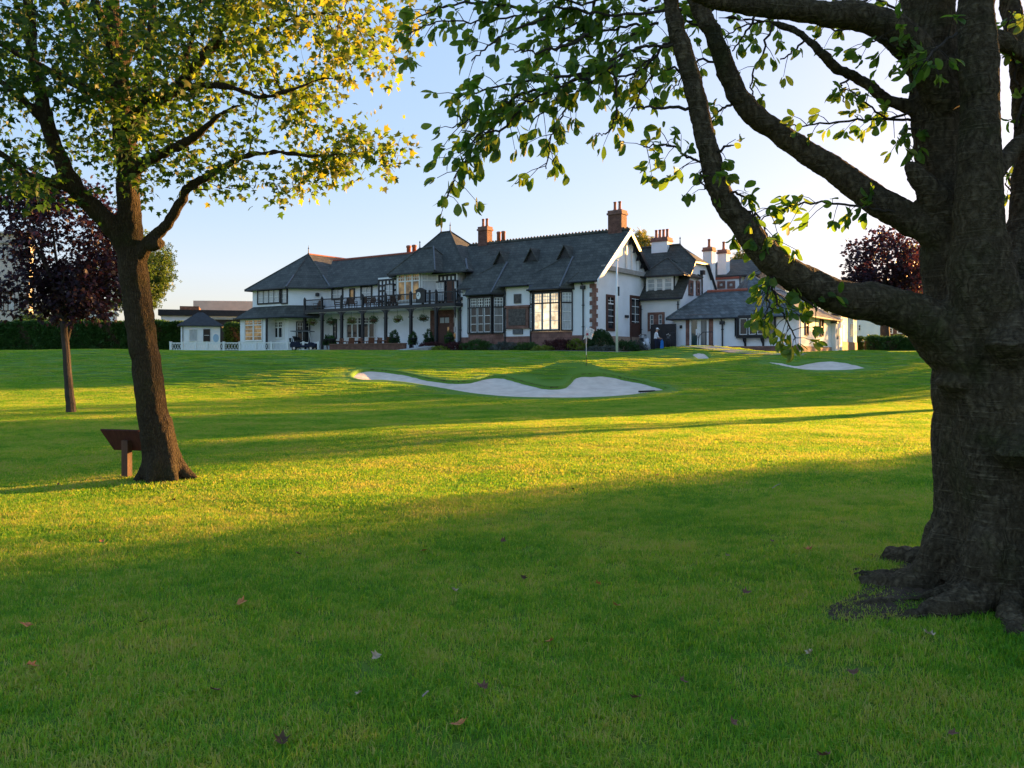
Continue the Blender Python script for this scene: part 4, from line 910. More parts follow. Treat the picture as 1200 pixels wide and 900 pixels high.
def on(px, v, dz=0): 
    p = club_world(a_(px, v), v); p.z = zg(p.x, p.y) + dz; return p
beds = [('shrub', 'dark red shrub at the left end of the flower bed by the front door', 505, -2.0, 1.5, .8, .75, 'red', RD, 700),
        ('shrub', 'low yellow-green shrub at the front left of the flower bed', 515, -2.9, 1.1, .5, .4, 'yellow', G2, 500),
        ('shrub', 'dark purple-red shrub between the yellow-green shrub and the first bay window', 533, -2.2, 1.6, .8, .75, 'red', RD, 800),
        ('shrub', 'wide dark green shrub under the darker bay window', 560, -2.1, 1.9, .9, .9, 'green', G1, 1000),
        ('shrub', 'grey-purple shrub under the carved stone panel', 592, -2.3, 1.5, .8, .7, 'greyleaf', GY, 700),
        ('shrub', 'light green shrub below the left edge of the bright bay window', 617, -2.4, 1.3, .7, .65, 'green', G1, 700),
        ('shrub', 'yellow-leaved low shrub in front of the bright bay window', 636, -2.8, 1.0, .5, .4, 'yellow', G2, 450),
        ('shrub', 'dark red heather-like shrub under the right edge of the bright bay window', 655, -2.0, 1.5, .8, .9, 'red', RD, 800),
        ('shrub', 'bright green shrub with yellow tips left of the clipped dome bush', 675, -1.8, .9, .7, .95, 'yellow', G2, 400),
        ('shrub', 'silver-grey shrub at the foot of the clipped dome bush', 697, -2.9, .8, .5, .4, 'greyleaf', GY, 350),
        ('shrub', 'grey-green shrub between the dome bush and the flagpole', 713, -2.5, .9, .6, .45, 'greyleaf', GY, 350),
        ('shrub', 'dark green shrub right of the white flagpole', 733, -1.0, 1.0, .8, .8, 'darkgreen', DG, 500),
        ('shrub', 'dark grey-green shrub by the tall brown gable door', 745, 1.6, .8, .7, .9, 'greyleaf', GY, 400)]
for i, (nm, lb, px, v, rx, ry, rz_, key, pal, n) in enumerate(beds): bush(nm, lb, on(px, v), rx, ry, rz_, key, pal, n, .17, 'shrub', 'shrubs in the flower bed', i + 1)
bush('dome_bush', 'clipped round green dome bush at the corner of the hall', on(704, -1.55), 1.08, .95, 1.6, 'darkgreen', DG, 2600, .12, 'bush', None, 31, True)
bed = MB(); 
for i in range(30):
    a0, a1 = a_(492 + i * 9, -2.2), a_(501 + i * 9, -2.2)
    p = [club_world(a0, -3.0), club_world(a1, -3.0), club_world(a1, -.1), club_world(a0, -.1)]
    bed.poly([(q.x, q.y, zg(q.x, q.y) + .05) for q in p], SOIL)
structure(bed.build('soil'))
# planters, patio chairs and hanging baskets of the veranda
for i, (px, lb, sz) in enumerate(((383.5, 'leafy green planter at the left end of the patio wall', .75), (389, 'second leafy planter from the left end of the patio wall', .7), (462, 'tall conical green plant in a black pot beside the ramp', 1.0),
                                  (484, 'green topiary in a pot by the second post from the front door', .9), (503, 'dark green potted shrub left of the brick porch', 1.1), (527, 'potted shrub beside the dark front door', .9))):
    v = -3.0 if px < 470 else -.9; p = club_world(a_(px, v), v, 0, 2.42); t = bush('potted_plant', lb, p, .5 * sz, .45 * sz, 1.15 * sz, 'green' if i % 2 else 'darkgreen', G1 if i % 2 else DG, 260, .16, 'plant', 'potted plants on the veranda', 50 + i)
    b = MB(); b.lathe((0, 0, -.1), [(.26, 0), (.36, .5), (.38, .52), (.38, .58), (.3, .58)], RUBBER, 12); b.build('pot', t, True)
    t.children[0].location.z = .42; t.children[1].location.z = .42
def chair(p, rz, lb, m, grp):
    t = thing('patio_chair', lb, 'chair', p, rz, grp)
    b = MB(); b.box((-.27, -.27, .42), (.27, .27, .48), m); b.build('seat', t)
    b = MB(); b.slab([(-.27, .24, .46), (.27, .24, .46), (.25, .34, .98), (-.25, .34, .98)], (0, .05, 0), m); b.build('backrest', t)
    for sx in (-1, 1):
        for sy in (-1, 1): b = MB(); b.box((sx * .24 - .025, sy * .24 - .025, 0), (sx * .24 + .025, sy * .24 + .025, .42), m); b.build('leg', t)
        b = MB(); b.box((sx * .27 - .03, -.25, .64), (sx * .27 + .03, .28, .68), m); b.box((sx * .27 - .02, -.24, .48), (sx * .27 + .02, -.2, .64), m); b.build('armrest', t)
    return t
TEAK = mat('teak', (.17, .065, .032), .6, .3, 6, stretch=(1, 1, 5))
c0 = None
for i, px in enumerate((397, 404, 411, 419, 428, 434, 442, 448, 455, 459)):
    v = -2.0 - (i % 3) * .35; p = club_world(a_(px, v), v, 0, 2.4); 
    if c0 is None: c0 = chair(p, 1.0, 'brown timber chair standing behind the low patio wall', TEAK, 'chairs on the patio'); o = c0
    else: o = copy_tree(c0)
    o.location = p; o.rotation_euler = (0, 0, RZ + i * 2.1)
for i, px in enumerate((399.5, 417, 438, 452)):
    v = -2.1; p = club_world(a_(px, v), v, 0, 2.4); o = thing('patio_table', 'round brown table among the chairs behind the patio wall', 'table', p, 0, 'tables on the patio')
    b = MB(); b.lathe((0, 0, .68), [(.45, 0), (.47, .02), (.47, .04), (.45, .06)], TEAK, 18); b.build('tabletop', o); b = MB(); b.lathe((0, 0, 0), [(.28, 0), (.26, .04), (.05, .08), (.05, .68)], TEAK, 10); b.build('pedestal', o)
b0 = None; WICK = mat('wicker', (.11, .055, .03), .8, .4, 14)
for i, px in enumerate((372, 396, 404, 414, 428, 434, 444, 456, 462, 470)):
    v = .1; p = club_world(a_(px, v), v, 3.92)
    if b0 is None: b0 = chair(p, 0, 'brown wicker chair out on the balcony behind the railing', WICK, 'chairs on the balcony'); b0.name = 'balcony_chair'; o = b0
    else: o = copy_tree(b0)
    o.location = p; o.rotation_euler = (0, 0, RZ + 2.5 * i)
BASK = [(366, 'hanging basket of trailing plants under the left end of the balcony'), (388, 'hanging basket in the second arch from the left'), (412, 'hanging basket in the third arch from the left'), (438, 'hanging basket in the middle arch of the veranda'), (466, 'hanging basket in the arch left of the ramp'), (496, 'hanging basket in the arch nearest the brick porch')]
for i, (px, lb) in enumerate(BASK):
    p = club_world(a_(px, BV + .4), BV + .4, 2.55); o = thing('hanging_basket', lb, 'hanging basket', p, 0, 'hanging baskets on the veranda')
    b = MB(); b.lathe((0, 0, 0), [(.05, 0), (.2, .06), (.3, .2), (.32, .27), (.25, .27)], WICK, 12); b.build('basket', o)
    b = MB(); b.tube([(0, 0, .27), (0, 0, 1.03)], .012, DARKIRON, 5); b.build('chain', o)
    rg = np.random.default_rng(i); n = 220; d = rg.normal(size=(n, 3)); d /= np.linalg.norm(d, axis=1)[:, None]; pos = d * rg.uniform(.2, .5, (n, 1)) * np.array([1, 1, .75]) + np.array([0, 0, .25])
    leaves('flowers', pos, d, rg.uniform(.07, .13, n), CLUMP, bushmat('green', *G1) if i % 2 else bushmat('yellow', *G2), o, flat=.3, rng=rg)
# ---- flagpole, golf pin, rake, person, bags
p = on(723, -4.6); fp = thing('flagpole', 'plain white flagpole in front of the hall gable', 'flagpole', p)
b = MB(); hh = EYE + (HZ - 306) / F * p.y - p.z; b.tube([(0, 0, 0), (0, 0, hh * .5), (0, 0, hh)], [.085, .075, .055], W_PAINT, 10); b.build('pole', fp, True)
b = MB(); b.lathe((0, 0, hh), [(.07, 0), (.1, .06), (.07, .13), (.01, .16)], W_PAINT, 10); b.build('finial', fp, True); b = MB(); b.box((.06, -.06, hh * .62), (.16, .06, hh * .72), BLACKWOOD); b.build('cleat', fp)
gx, gy = ground_hit(687, 428.5)
gf = thing('golf_flag', 'golf hole pin with a small white flag on the green', 'golf flag', (gx, gy, zg(gx, gy)))
top = EYE + (HZ - 384) / F * gy - zg(gx, gy); sc = gy / F
b = MB(); b.tube([(0, 0, 0), (0, 0, .5)], .014, BLACKWOOD, 8); b.tube([(0, 0, .5), (0, 0, top)], .012, W_PAINT, 8); b.build('pin', gf)
b = MB(); FLAGM = mat('flag_cloth', (.72, .66, .62), .8, .08, 5); k = []
for i in range(6):
    for j in range(5): k.append((-.20 + .40 * (j / 4) + .14 * (i / 5 - .5) + .12, -.02 + .03 * math.sin(i * 1.3 + j), top - .46 * (1 - i / 5) - abs(j / 4 - .5) * .22))
for i in range(5):
    for j in range(4): a0 = i * 5 + j; b.poly([k[a0], k[a0 + 1], k[a0 + 6], k[a0 + 5]], FLAGM)
fl = b.build('flag', gf, True); so_ = fl.modifiers.new('cloth', 'SOLIDIFY'); so_.thickness = .006
b = MB(); REDP = mat('red_print', (.4, .05, .06), .8, .1, 5); b.box((.0, -.075, top - .36), (.09, -.06, top - .26), REDP); b.build('emblem', fl)
rx, ry = ground_hit(764, 458); rk = thing('bunker_rake', 'black bunker rake lying on the sand at the right end of the bunker', 'rake', (rx, ry, float(h0(rx, ry)) - .03), 0)
b = MB(); b.tube([(-.2, -.08, .0), (1.0, .55, .04)], .022, RUBBER, 6); b.build('handle', rk)
b = MB(); b.obox((-.55, -.25, -.03), (.7, .33, .01), (-.04, .08, 0), (0, 0, .07), RUBBER)
for i in range(9): b.obox((-.53 + i * .078, -.24 + i * .037, -.12), (.02, 0, 0), (0, .02, 0), (0, 0, .1), RUBBER)
b.build('head', rk)
# ---- the person, golf bags, buggy
def skin_body(name, verts, edges, radii, m, parent, sub=2, root=0):
    me = bpy.data.meshes.new(name); me.from_pydata(verts, edges, []); o = bpy.data.objects.new(name, me); COL.objects.link(o)
    sk = o.modifiers.new('s', 'SKIN'); sv = me.skin_vertices[0] if me.skin_vertices else None
    if sv is None:
        bm = bmesh.new(); bm.from_mesh(me); bm.verts.layers.skin.verify(); bm.to_mesh(me); bm.free(); sv = me.skin_vertices[0]
    for i, r in enumerate(radii): sv.data[i].radius = (r, r) if not isinstance(r, tuple) else r
    sv.data[root].use_root = True
    ss = o.modifiers.new('u', 'SUBSURF'); ss.levels = ss.render_levels = sub
    dg = bpy.context.evaluated_depsgraph_get(); dg.update(); nm = bpy.data.meshes.new_from_object(o.evaluated_get(dg)); o.modifiers.clear(); o.data = nm; bpy.data.meshes.remove(me)
    nm.name = name
    for q in (m if isinstance(m, list) else [m]): nm.materials.append(q)
    nm.polygons.foreach_set('use_smooth', [True] * len(nm.polygons)); o.parent = parent
    return o
ppos = on(768, 3.4); ppos.z = max(ppos.z, zg(ppos.x, ppos.y)) + .03
per = thing('person', 'person in white polo shirt, dark trousers and white cap standing by golf bags', 'person', ppos, R(100))
#   facing local -y, slightly stooped towards the bags
J = {'pelvis': (0, 0, .94), 'waist': (0, -.01, 1.08), 'chest': (0, -.05, 1.30), 'neckb': (0, -.08, 1.46), 'neck': (0, -.11, 1.53), 'head': (0, -.15, 1.63), 'crown': (0, -.15, 1.71)}
vs_, es, rs_ = [], [], []; ix = {}
def jv(k, co, r): ix[k] = len(vs_); vs_.append(co); rs_.append(r)
for k, r in (('pelvis', (.155, .115)), ('waist', (.145, .105)), ('chest', (.17, .12)), ('neckb', (.1, .08)), ('neck', .055), ('head', (.082, .095)), ('crown', (.065, .075))): jv(k, J[k], r)
for a0, b0_ in (('pelvis', 'waist'), ('waist', 'chest'), ('chest', 'neckb'), ('neckb', 'neck'), ('neck', 'head'), ('head', 'crown')): es.append((ix[a0], ix[b0_]))
for s, nm in ((1, 'l'), (-1, 'r')):
    fwd = .13 if s > 0 else -.02
    for k, co, r in (('hip', (.10 * s, 0, .88), .095), ('knee', (.11 * s, -fwd, .49), .062), ('ankle', (.12 * s, -fwd * 1.2 + .03, .09), .042), ('heel', (.12 * s, -fwd * 1.2 + .01, .045), .042), ('toe', (.13 * s, -fwd * 1.2 - .17, .03), .034),
                     ('sh', (.185 * s, -.07, 1.40), .062), ('el', (.25 * s, -.12, 1.13), .046), ('wr', (.20 * s, -.33, 1.02), .031), ('palm', (.19 * s, -.40, 1.0), .034)):
        jv(k + nm, co, r)
    es += [(ix['pelvis'], ix['hip' + nm]), (ix['hip' + nm], ix['knee' + nm]), (ix['knee' + nm], ix['ankle' + nm]), (ix['ankle' + nm], ix['heel' + nm]), (ix['heel' + nm], ix['toe' + nm]), (ix['chest'], ix['sh' + nm]), (ix['sh' + nm], ix['el' + nm]), (ix['el' + nm], ix['wr' + nm]), (ix['wr' + nm], ix['palm' + nm])]
    for f in range(4):
        x = (.165 + .018 * f) * s + (0 if s > 0 else 0); jv('f%d' % f + nm, (x, -.455 - .01 * (f in (1, 2)), .985), .0095); jv('g%d' % f + nm, (x, -.485, .95), .008); es += [(ix['palm' + nm], ix['f%d' % f + nm]), (ix['f%d' % f + nm], ix['g%d' % f + nm])]
    jv('t' + nm, (.15 * s, -.41, .985), .0105); jv('u' + nm, (.14 * s, -.445, .965), .009); es += [(ix['palm' + nm], ix['t' + nm]), (ix['t' + nm], ix['u' + nm])]
body = skin_body('body', vs_, es, rs_, [SKIN, CLOTH_W, CLOTH_D], per)
for pl_ in body.data.polygons:
    c = pl_.center; mi = 0
    if c.z < 1.0 and abs(c.x) < .26 and c.y > -.30 or c.z < .95 and c.y > -.28: mi = 2
    if 1.0 <= c.z < 1.47 and c.y > -.2: mi = 1
    if c.z < .1: mi = 1
    pl_.material_index = mi
b = MB(); hc = Vector((0, -.15, 1.69)); b.lathe(hc, [(.103, 0), (.104, .04), (.085, .09), (.05, .115), (.01, .122)], CLOTH_W, 16); b.slab([(-.075, -.24, 1.695), (.075, -.24, 1.695), (.06, -.33, 1.68), (-.06, -.33, 1.68)], (0, 0, .012), CLOTH_W); b.build('cap', per, True)
b = MB()
for s in (-1, 1): b.lathe((.035 * s, -.238, 1.635), [(.008, 0), (.012, .006), (.008, .014)], BLACKWOOD, 6); b.obox((.08 * s - .01, -.16, 1.6), (.02, 0, 0), (0, .035, 0), (0, 0, .05), SKIN)
b.slab([(-.014, -.235, 1.6), (.014, -.235, 1.6), (.0, -.25, 1.632)], (0, -.02, 0), SKIN); b.slab([(-.022, -.232, 1.572), (.022, -.232, 1.572), (.022, -.232, 1.578), (-.022, -.232, 1.578)], (0, -.006, 0), STONE); b.build('face', per)
tw = MB(); tp = ppos + Vector((.42, -.35, 0))
tb = thing('blue_towel', 'bright blue towel hanging from a golf bag beside the person', 'towel', tp); tw.slab([(-.14, 0, .08), (.14, .03, .05), (.12, .0, .78), (.02, -.02, .95), (-.1, 0, .8)], (.02, .1, 0), CLOTH_B); tw.build('cloth', tb)
def golf_bag(p, rz, lb, m, m2):
    t = thing('golf_bag', lb, 'golf bag', p, rz, 'golf bags on trolleys')
    b = MB(); b.tube([(0, 0, .22), (0, .16, .62), (0, .30, 1.02)], [.15, .165, .17], m, 14); b.build('bag', t, True)
    b = MB(); b.slab([(-.1, -.03, .35), (.1, -.03, .35), (.1, .1, .75), (-.1, .1, .75)], (0, -.1, .02), m2); b.build('pocket', t)
    for i in range(6):
        x = -.09 + .036 * i; b = MB(); b.tube([(x, .28 + .02 * (i % 2), .98), (x * 1.3, .4, 1.22 + .04 * (i % 3))], .008, STEEL, 5); b.obox((x * 1.3 - .03, .38, 1.22 + .04 * (i % 3)), (.09, 0, .02), (0, .05, 0), (0, 0, .05), RUBBER if i % 2 else STEEL); b.build('golf_club', t)
    for s in (-1, 1):
        b = MB(); prof = [(.06, -.03), (.14, -.025), (.15, 0), (.14, .025), (.06, .03)]; w0 = len(b.v); b.lathe((0, 0, 0), prof, RUBBER, 16); b.v = [(z + .34 * s, x + .05, y + .15) for x, y, z in b.v]; b.build('wheel', t)
    b = MB(); b.tube([(-.34, .05, .15), (.34, .05, .15)], .015, STEEL, 6); b.tube([(0, -.05, .15), (0, .42, 1.0), (0, .62, 1.1)], .016, STEEL, 6); b.build('trolley_frame', t)
    return t
for px, v, rz, lb, m, m2 in ((754, 4.4, .4, 'black golf bag with white pocket, left of the person', RUBBER, CLOTH_W), (760.5, 4.9, 2.2, 'black and white golf bag standing just behind the person', CLOTH_W, RUBBER), (776, 4.6, 1.2, 'dark navy golf bag on a trolley right of the person', CLOTH_D, RUBBER), (783.5, 4.3, 2.9, 'dark golf bag on a trolley in front of the dark screen', RUBBER, CLOTH_D)):
    p = on(px, v); p.z += .04; golf_bag(p, rz, lb, m, m2)
# golf buggy
bp_ = P(357, 411, 76.0); bp_.z = 2.3; bug = thing('golf_buggy', 'dark golf buggy with a thin roof parked beside the white fence', 'golf buggy', bp_, R(-6))
b = MB(); prof = [(-1.2, .3), (1.2, .3), (1.25, .55), (1.05, .75), (.55, .82), (.45, .55), (-.25, .52), (-.3, .8), (-1.1, .85), (-1.25, .6)]
b.slab([(x, -.55, z) for x, z in prof], (0, 1.1, 0), CLOTH_D); o = b.build('body', bug); bv = o.modifiers.new('bevel', 'BEVEL'); bv.width = .06; bv.segments = 2
b = MB(); b.box((-.85, -.5, .85), (-.2, .5, .98), RUBBER); b.slab([(-.85, -.5, .98), (-.75, -.5, .98), (-.9, -.5, 1.35), (-1.0, -.5, 1.35)], (0, 1.0, 0), RUBBER); b.build('seat', bug)
b = MB(); b.box((-1.15, -.58, 1.78), (.75, .58, 1.85), mat('canopy_grey', (.12, .13, .14), .5, .1, 4)); b.build('canopy', bug)
for x0, x1 in ((-1.05, -1.1), (.75, .6)):
    for s in (-1, 1): b = MB(); b.tube([(x0, .5 * s, .7), (x1, .52 * s, 1.79)], .022, W_PAINT, 6); b.build('roof_post', bug)
for x in (-.8, .8):
    for s in (-1, 1):
        b = MB(); b.lathe((0, 0, 0), [(.05, -.09), (.2, -.09), (.24, -.05), (.24, .05), (.2, .09), (.05, .09)], RUBBER, 18); b.v = [(x_ + x, z + .52 * s, y + .23) for x_, y, z in b.v]; wq = b.build('wheel', bug, True)
        b = MB(); b.lathe((0, 0, 0), [(.03, -.1), (.11, -.1), (.12, .1), (.03, .1)], STEEL, 12); b.v = [(x_ + x, z + .52 * s, y + .23) for x_, y, z in b.v]; b.build('rim', wq)
b = MB(); b.tube([(.5, .2, .8), (.25, .2, 1.1)], .02, RUBBER, 6); ang = np.linspace(0, 6.283, 13); b.tube([(.25 + .1 * math.sin(t), .2 + .17 * math.cos(t), 1.1 + .12 * math.sin(t)) for t in ang], .014, RUBBER, 6, False); b.build('steering_wheel', bug)
b = MB(); b.tube([(-1.2, -.2, .75), (-1.3, -.1, 1.15)], [.15, .16], RUBBER, 12); b.build('golf_bag_rack', bug)
# ---- white fence
f0_, f1_ = P(200, 411, 77), P(374, 411, 75.5); dirf = Vector((f1_.x - f0_.x, f1_.y - f0_.y, 0)); Lf = dirf.length
fen = thing('white_fence', 'long low white painted fence with lattice panels left of the veranda', 'fence', (f0_.x, f0_.y, 2.31), math.atan2(dirf.y, dirf.x))
xs_ = [Lf * (px - 200) / 174 for px in (200, 214, 230, 243.5, 263, 282, 301, 319, 338, 356, 373)]
for x in xs_:
    b = MB(); b.box((x - .08, -.08, -.3), (x + .08, .08, .82), W_PAINT); b.box((x - .1, -.1, .82), (x + .1, .1, .87), W_PAINT); b.build('post', fen)
b = MB(); b.box((0, -.05, .68), (Lf, .05, .78), W_PAINT); b.build('rail', fen); b = MB(); b.box((0, -.04, .06), (Lf, .04, .12), W_PAINT); b.build('rail', fen)
for k, (x0, x1) in enumerate(zip(xs_, xs_[1:])):
    if k in (9,): continue
    b = MB(); n = max(4, int((x1 - x0) / .27))
    for i in range(n):
        a0 = x0 + .08 + (x1 - x0 - .16) * i / n; a1 = x0 + .08 + (x1 - x0 - .16) * (i + 1) / n
        b.obox((a0, -.012, .12), (a1 - a0 - .03, 0, .56), (0, .02, 0), (.03, 0, 0), W_PAINT); b.obox((a1 - .03, .009, .12), (-(a1 - a0) + .03, 0, .56), (0, .02, 0), (.03, 0, 0), W_PAINT)
    b.build('lattice', fen)
# ---- small white hut
hp = P(235, 411, 84); hut = thing('starter_hut', 'small white hut with a dark pyramid roof behind the white fence', 'hut', (hp.x, hp.y, 2.3), R(21)); hw = 1.85
HUTROOF = mat('felt_roof', (.04, .042, .045), .8, .3, 3, bump=.3)
b = MB(); b.box((-hw, -hw, -.2), (hw, hw, 2.62), W_RENDER); b.build('wall', hut)
b = MB(); q = [(-hw - .35, -hw - .35, 2.6), (hw + .35, -hw - .35, 2.6), (hw + .35, hw + .35, 2.6), (-hw - .35, hw + .35, 2.6)]; t_ = [(-.25, -.25, 4.0), (.25, -.25, 4.0), (.25, .25, 4.0), (-.25, .25, 4.0)]
for i in range(4): roof_slab(b, [q[i], q[(i + 1) % 4], t_[(i + 1) % 4], t_[i]], HUTROOF, .1)
b.poly([(x, y, 4.0) for x, y, z in t_], HUTROOF); b.build('roof', hut)
window(hut, (-1.1, -hw, 1.0), TA, .85, 1.25, 1, 1, frame=W_PAINT, glass=GLASS_W, fw=.07)
window(hut, (.25, -hw, 1.0), TA, .65, 1.25, 1, 2, frame=BLACKWOOD, glass=GLASS, fw=.08)
b = MB(); ang = np.linspace(0, 6.283, 17)[:-1]; b.slab([(1.45 + .28 * math.cos(t), -hw - .002, 1.35 + .42 * math.sin(t)) for t in ang], (0, -.03, 0), mat('pale_blue', (.34, .5, .66), .7, .1, 4)); b.build('crest_sign', hut)
b = MB(); b.tube([(-hw + .2, -hw - .07, 0), (-hw + .2, -hw - .07, 2.5)], .04, DARKIRON, 6); b.build('drainpipe', hut)
# ---- buildings beyond, left
def block(name, label, cat, px0, px1, pyt, Y, depth, m, band=None, base=2.2, rz=0, wins=None, roof=None):
    x0, x1 = (px0 - 600) / F * Y, (px1 - 600) / F * Y; h = EYE + (HZ - pyt) / F * Y - base
    rz = math.atan2(-x1, Y) * .9 if x1 < 0 and not rz else rz; cs = math.cos(rz)
    t = thing(name, label, cat, (x1 - (x1 - x0) * cs * cs, Y - (x1 - x0) * cs * math.sin(rz), base), rz); b = MB(); b.box((0, 0, -.3), (x1 - x0, depth, h), m); b.build('wall', t)
    if roof: b = MB(); b.box((-.3, -.3, h), (x1 - x0 + .3, depth + .3, h + roof[0]), roof[1]); b.build('roof', t)
    if wins:
        for (wx0, wx1, wy0, wy1) in wins:
            a0, a1 = (wx0 - 600) / F * Y - x0, (wx1 - 600) / F * Y - x0; z0, z1 = EYE + (HZ - wy1) / F * Y - base, EYE + (HZ - wy0) / F * Y - base
            window(t, (a0, 0, z0), TA, a1 - a0, z1 - z0, 1, 2, frame=W_PAINT, glass=GLASS, fw=.12)
    return t
block('dark_shed', 'low dark timber shed between the small hut and the left tower', 'shed', 253, 291, 375, 96, 6, DARKCLAD, roof=(.25, CONCRETE))
block('flat_roofed_building', 'flat-roofed building with a dark fascia behind the small hut', 'building', 192, 286, 371, 104, 8, W_RENDER, roof=(.75, DARKCLAD))
block('brick_building', 'small red brick block in front of the long pink building', 'building', 211, 232, 359, 125, 8, BRICK)
t = block('long_pink_building', 'long windowless pale pink building behind the left tower', 'building', 229, 300, 353, 140, 20, PALEBRICK, rz=R(9))
b = MB(); b.lathe((9, 6, 6.9 + 5), [(.01, 0), (1, 0), (1, .5), (.6, .8)], STEEL, 10)
OFFW = mat('office_concrete', (.50, .46, .42), .8, .1, 1.2); 
off = thing('office_block', 'pale modern office block with a row of tall windows at the left edge', 'office', ((34 - 600) / F * 150 - 20 * math.cos(.5), 150 - 20 * math.sin(.5), 2.2), .5)
wdt = 20.; ztop = EYE + (HZ - 276) / F * 150 - 2.2
b = MB(); b.box((0, 0, -.3), (wdt, 25, ztop), OFFW); b.build('wall', off)
b = MB(); b.box((-.4, -.6, ztop), (wdt + .4, 25.4, ztop + .35), OFFW); b.box((-.2, -.25, EYE + (HZ - 287) / F * 150 - 2.2), (wdt + .2, -.002, EYE + (HZ - 285) / F * 150 - 2.2), CONCRETE); b.build('parapet', off)
for k in range(5):
    xx = wdt - 1.6 - k * 1.75
    for (ya, yb) in ((295, 306), (345, 365)):
        window(off, (xx, 0, EYE + (HZ - yb) / F * 150 - 2.2), TA, 1.2, (yb - ya) / F * 150, 1, 1, frame=BROWNWOOD, glass=GLASS_W, fw=.15)
block('white_house', 'white house front glimpsed behind the hedge below the copper-leaved tree', 'house', 66, 104, 360, 135, 8, W_RENDER, roof=(.5, SLATE), wins=((70, 76, 368, 378), (92, 98, 362, 374)))
block('white_house', 'lower pale blue-white house just left of the sycamore trunk behind the hedge', 'house', 104, 132, 368, 132, 8, CLOTH_W, roof=(.4, CONCRETE), wins=((110, 121, 370, 378),))
# ---- buildings and cars beyond, right
block('white_house', 'white two-storey house with a drainpipe right of the annex', 'house', 1002, 1032, 368, 105, 9, W_RENDER, roof=(.4, SLATE), base=2.0, wins=((1005, 1009, 380, 388),))
block('brick_house', 'brick and white house front behind the parked cars', 'house', 1024, 1062, 378, 116, 9, BRICK, roof=(.4, SLATE), base=2.0, wins=((1027, 1033, 384, 391), (1040, 1046, 384, 391), (1051, 1057, 384, 391)))
def car(p, rz, m, lb):
    t = thing('parked_car', lb, 'car', p, rz, 'cars parked behind the right hedge')
    pr = [(-2.1, .35), (2.1, .35), (2.15, .7), (1.9, .9), (1.1, 1.0), (.5, 1.42), (-1.2, 1.45), (-1.9, 1.0), (-2.15, .9)]
    b = MB(); b.slab([(x, -.85, z) for x, z in pr], (0, 1.7, 0), m); o = b.build('body', t); v = o.modifiers.new('bevel', 'BEVEL'); v.width = .1; v.segments = 3
    b = MB(); b.slab([(.95, -.86, 1.0), (.45, -.86, 1.36), (-1.15, -.86, 1.38), (-1.7, -.86, 1.0)], (0, 1.72, 0), GLASS); b.build('side_window', t)
    b = MB(); b.slab([(1.12, -.7, 1.03), (.58, -.65, 1.41), (.58, .65, 1.41), (1.12, .7, 1.03)], (.03, 0, .03), GLASS); b.build('windscreen', t)
    for x in (-1.35, 1.35):
        for s in (-1, 1): b = MB(); b.lathe((0, 0, 0), [(.1, -.1), (.28, -.1), (.32, -.06), (.32, .06), (.28, .1), (.1, .1)], RUBBER, 18); b.v = [(a + x, c + .8 * s, e + .32) for a, e, c in b.v]; b.build('wheel', t, True)
    for s in (-1, 1): b = MB(); b.box((2.1, .6 * s - .15, .68), (2.17, .6 * s + .15, .82), STEEL); b.build('headlight', t)
CARW = mat('white_car_paint', (.75, .76, .78), .25, .03, 2, spec=.7); CARS = mat('silver_car_paint', (.4, .42, .45), .25, .05, 2, metallic=.6)
car((.4635 * 88, 88, 2.1), R(8), CARW, 'white car parked behind the hedge, left of the copper tree trunk'); car((.487 * 90, 92, 2.1), R(8), CARS, 'silver car parked behind the hedge beside the white car')
# ---- hedges
HG = ([(.025, .075, .018), (.06, .14, .03)], [(.06, .16, .025), (.11, .24, .04)])
def hedge(name, label, x0, y0, x1, y1, h, th, base, key, pal, n, s, seed):
    d = Vector((x1 - x0, y1 - y0, 0)); L = d.length; t = thing(name, label, 'hedge', (x0, y0, base), math.atan2(d.y, d.x)); rg = np.random.default_rng(seed)
    b = MB(); b.box((.05, .15, -.2), (L - .05, th - .15, h - .25), bpy.data.materials['bare_soil']); b.build('branches', t)
    u = rg.uniform(0, L, n); k = rg.uniform(0, 1, n); top = k < .25; pos = np.stack([u, np.where(top, rg.uniform(0, th, n), rg.uniform(-.05, .3, n)), np.where(top, h + rg.uniform(-.25, .08, n), rg.uniform(-.1, h, n))], 1)
    pos[:, 1] += .12 * np.sin(u * 1.3) + .1 * np.sin(u * 3.1 + pos[:, 2] * 2); pos[:, 2] += np.where(top, .12 * np.sin(u * .9) + .1 * np.sin(u * 2.7), 0)
    dr = np.stack([rg.normal(size=n) * .6, np.where(top, 0, -1) + rg.normal(size=n) * .5, np.where(top, 1, .3) + rg.normal(size=n) * .5], 1)
    leaves('foliage', pos, dr, rg.uniform(.7, 1.3, n) * s, CLUMP, bushmat(key, *pal), t, flat=.4, rng=rg)
    ends = rg.uniform(0, 1, (n // 12, 2))
    return t
hedge('hedge', 'tall dark green clipped hedge along the left side of the course', -72, 95, -37.6, 95, 3.55, 1.6, 2.25, 'hedge', HG, 16000, .42, 5)
hedge('hedge', 'short piece of dark hedge right of the small hut', -31.3, 89, -28.2, 89, 3.0, 1.2, 2.25, 'hedge', HG, 1800, .35, 6)
hedge('hedge', 'low dark clipped hedge at the right under the copper-leaved tree', .4344 * 70, 70, .53 * 70, 70, 1.25, 1.0, 2.1, 'hedge', HG, 4000, .22, 7)
hedge('hedge', 'small bright hedge stub between the annex store and the long right hedge', .4165 * 76, 76, .431 * 76, 76, 1.3, .8, 2.1, 'green', G1, 700, .22, 8)
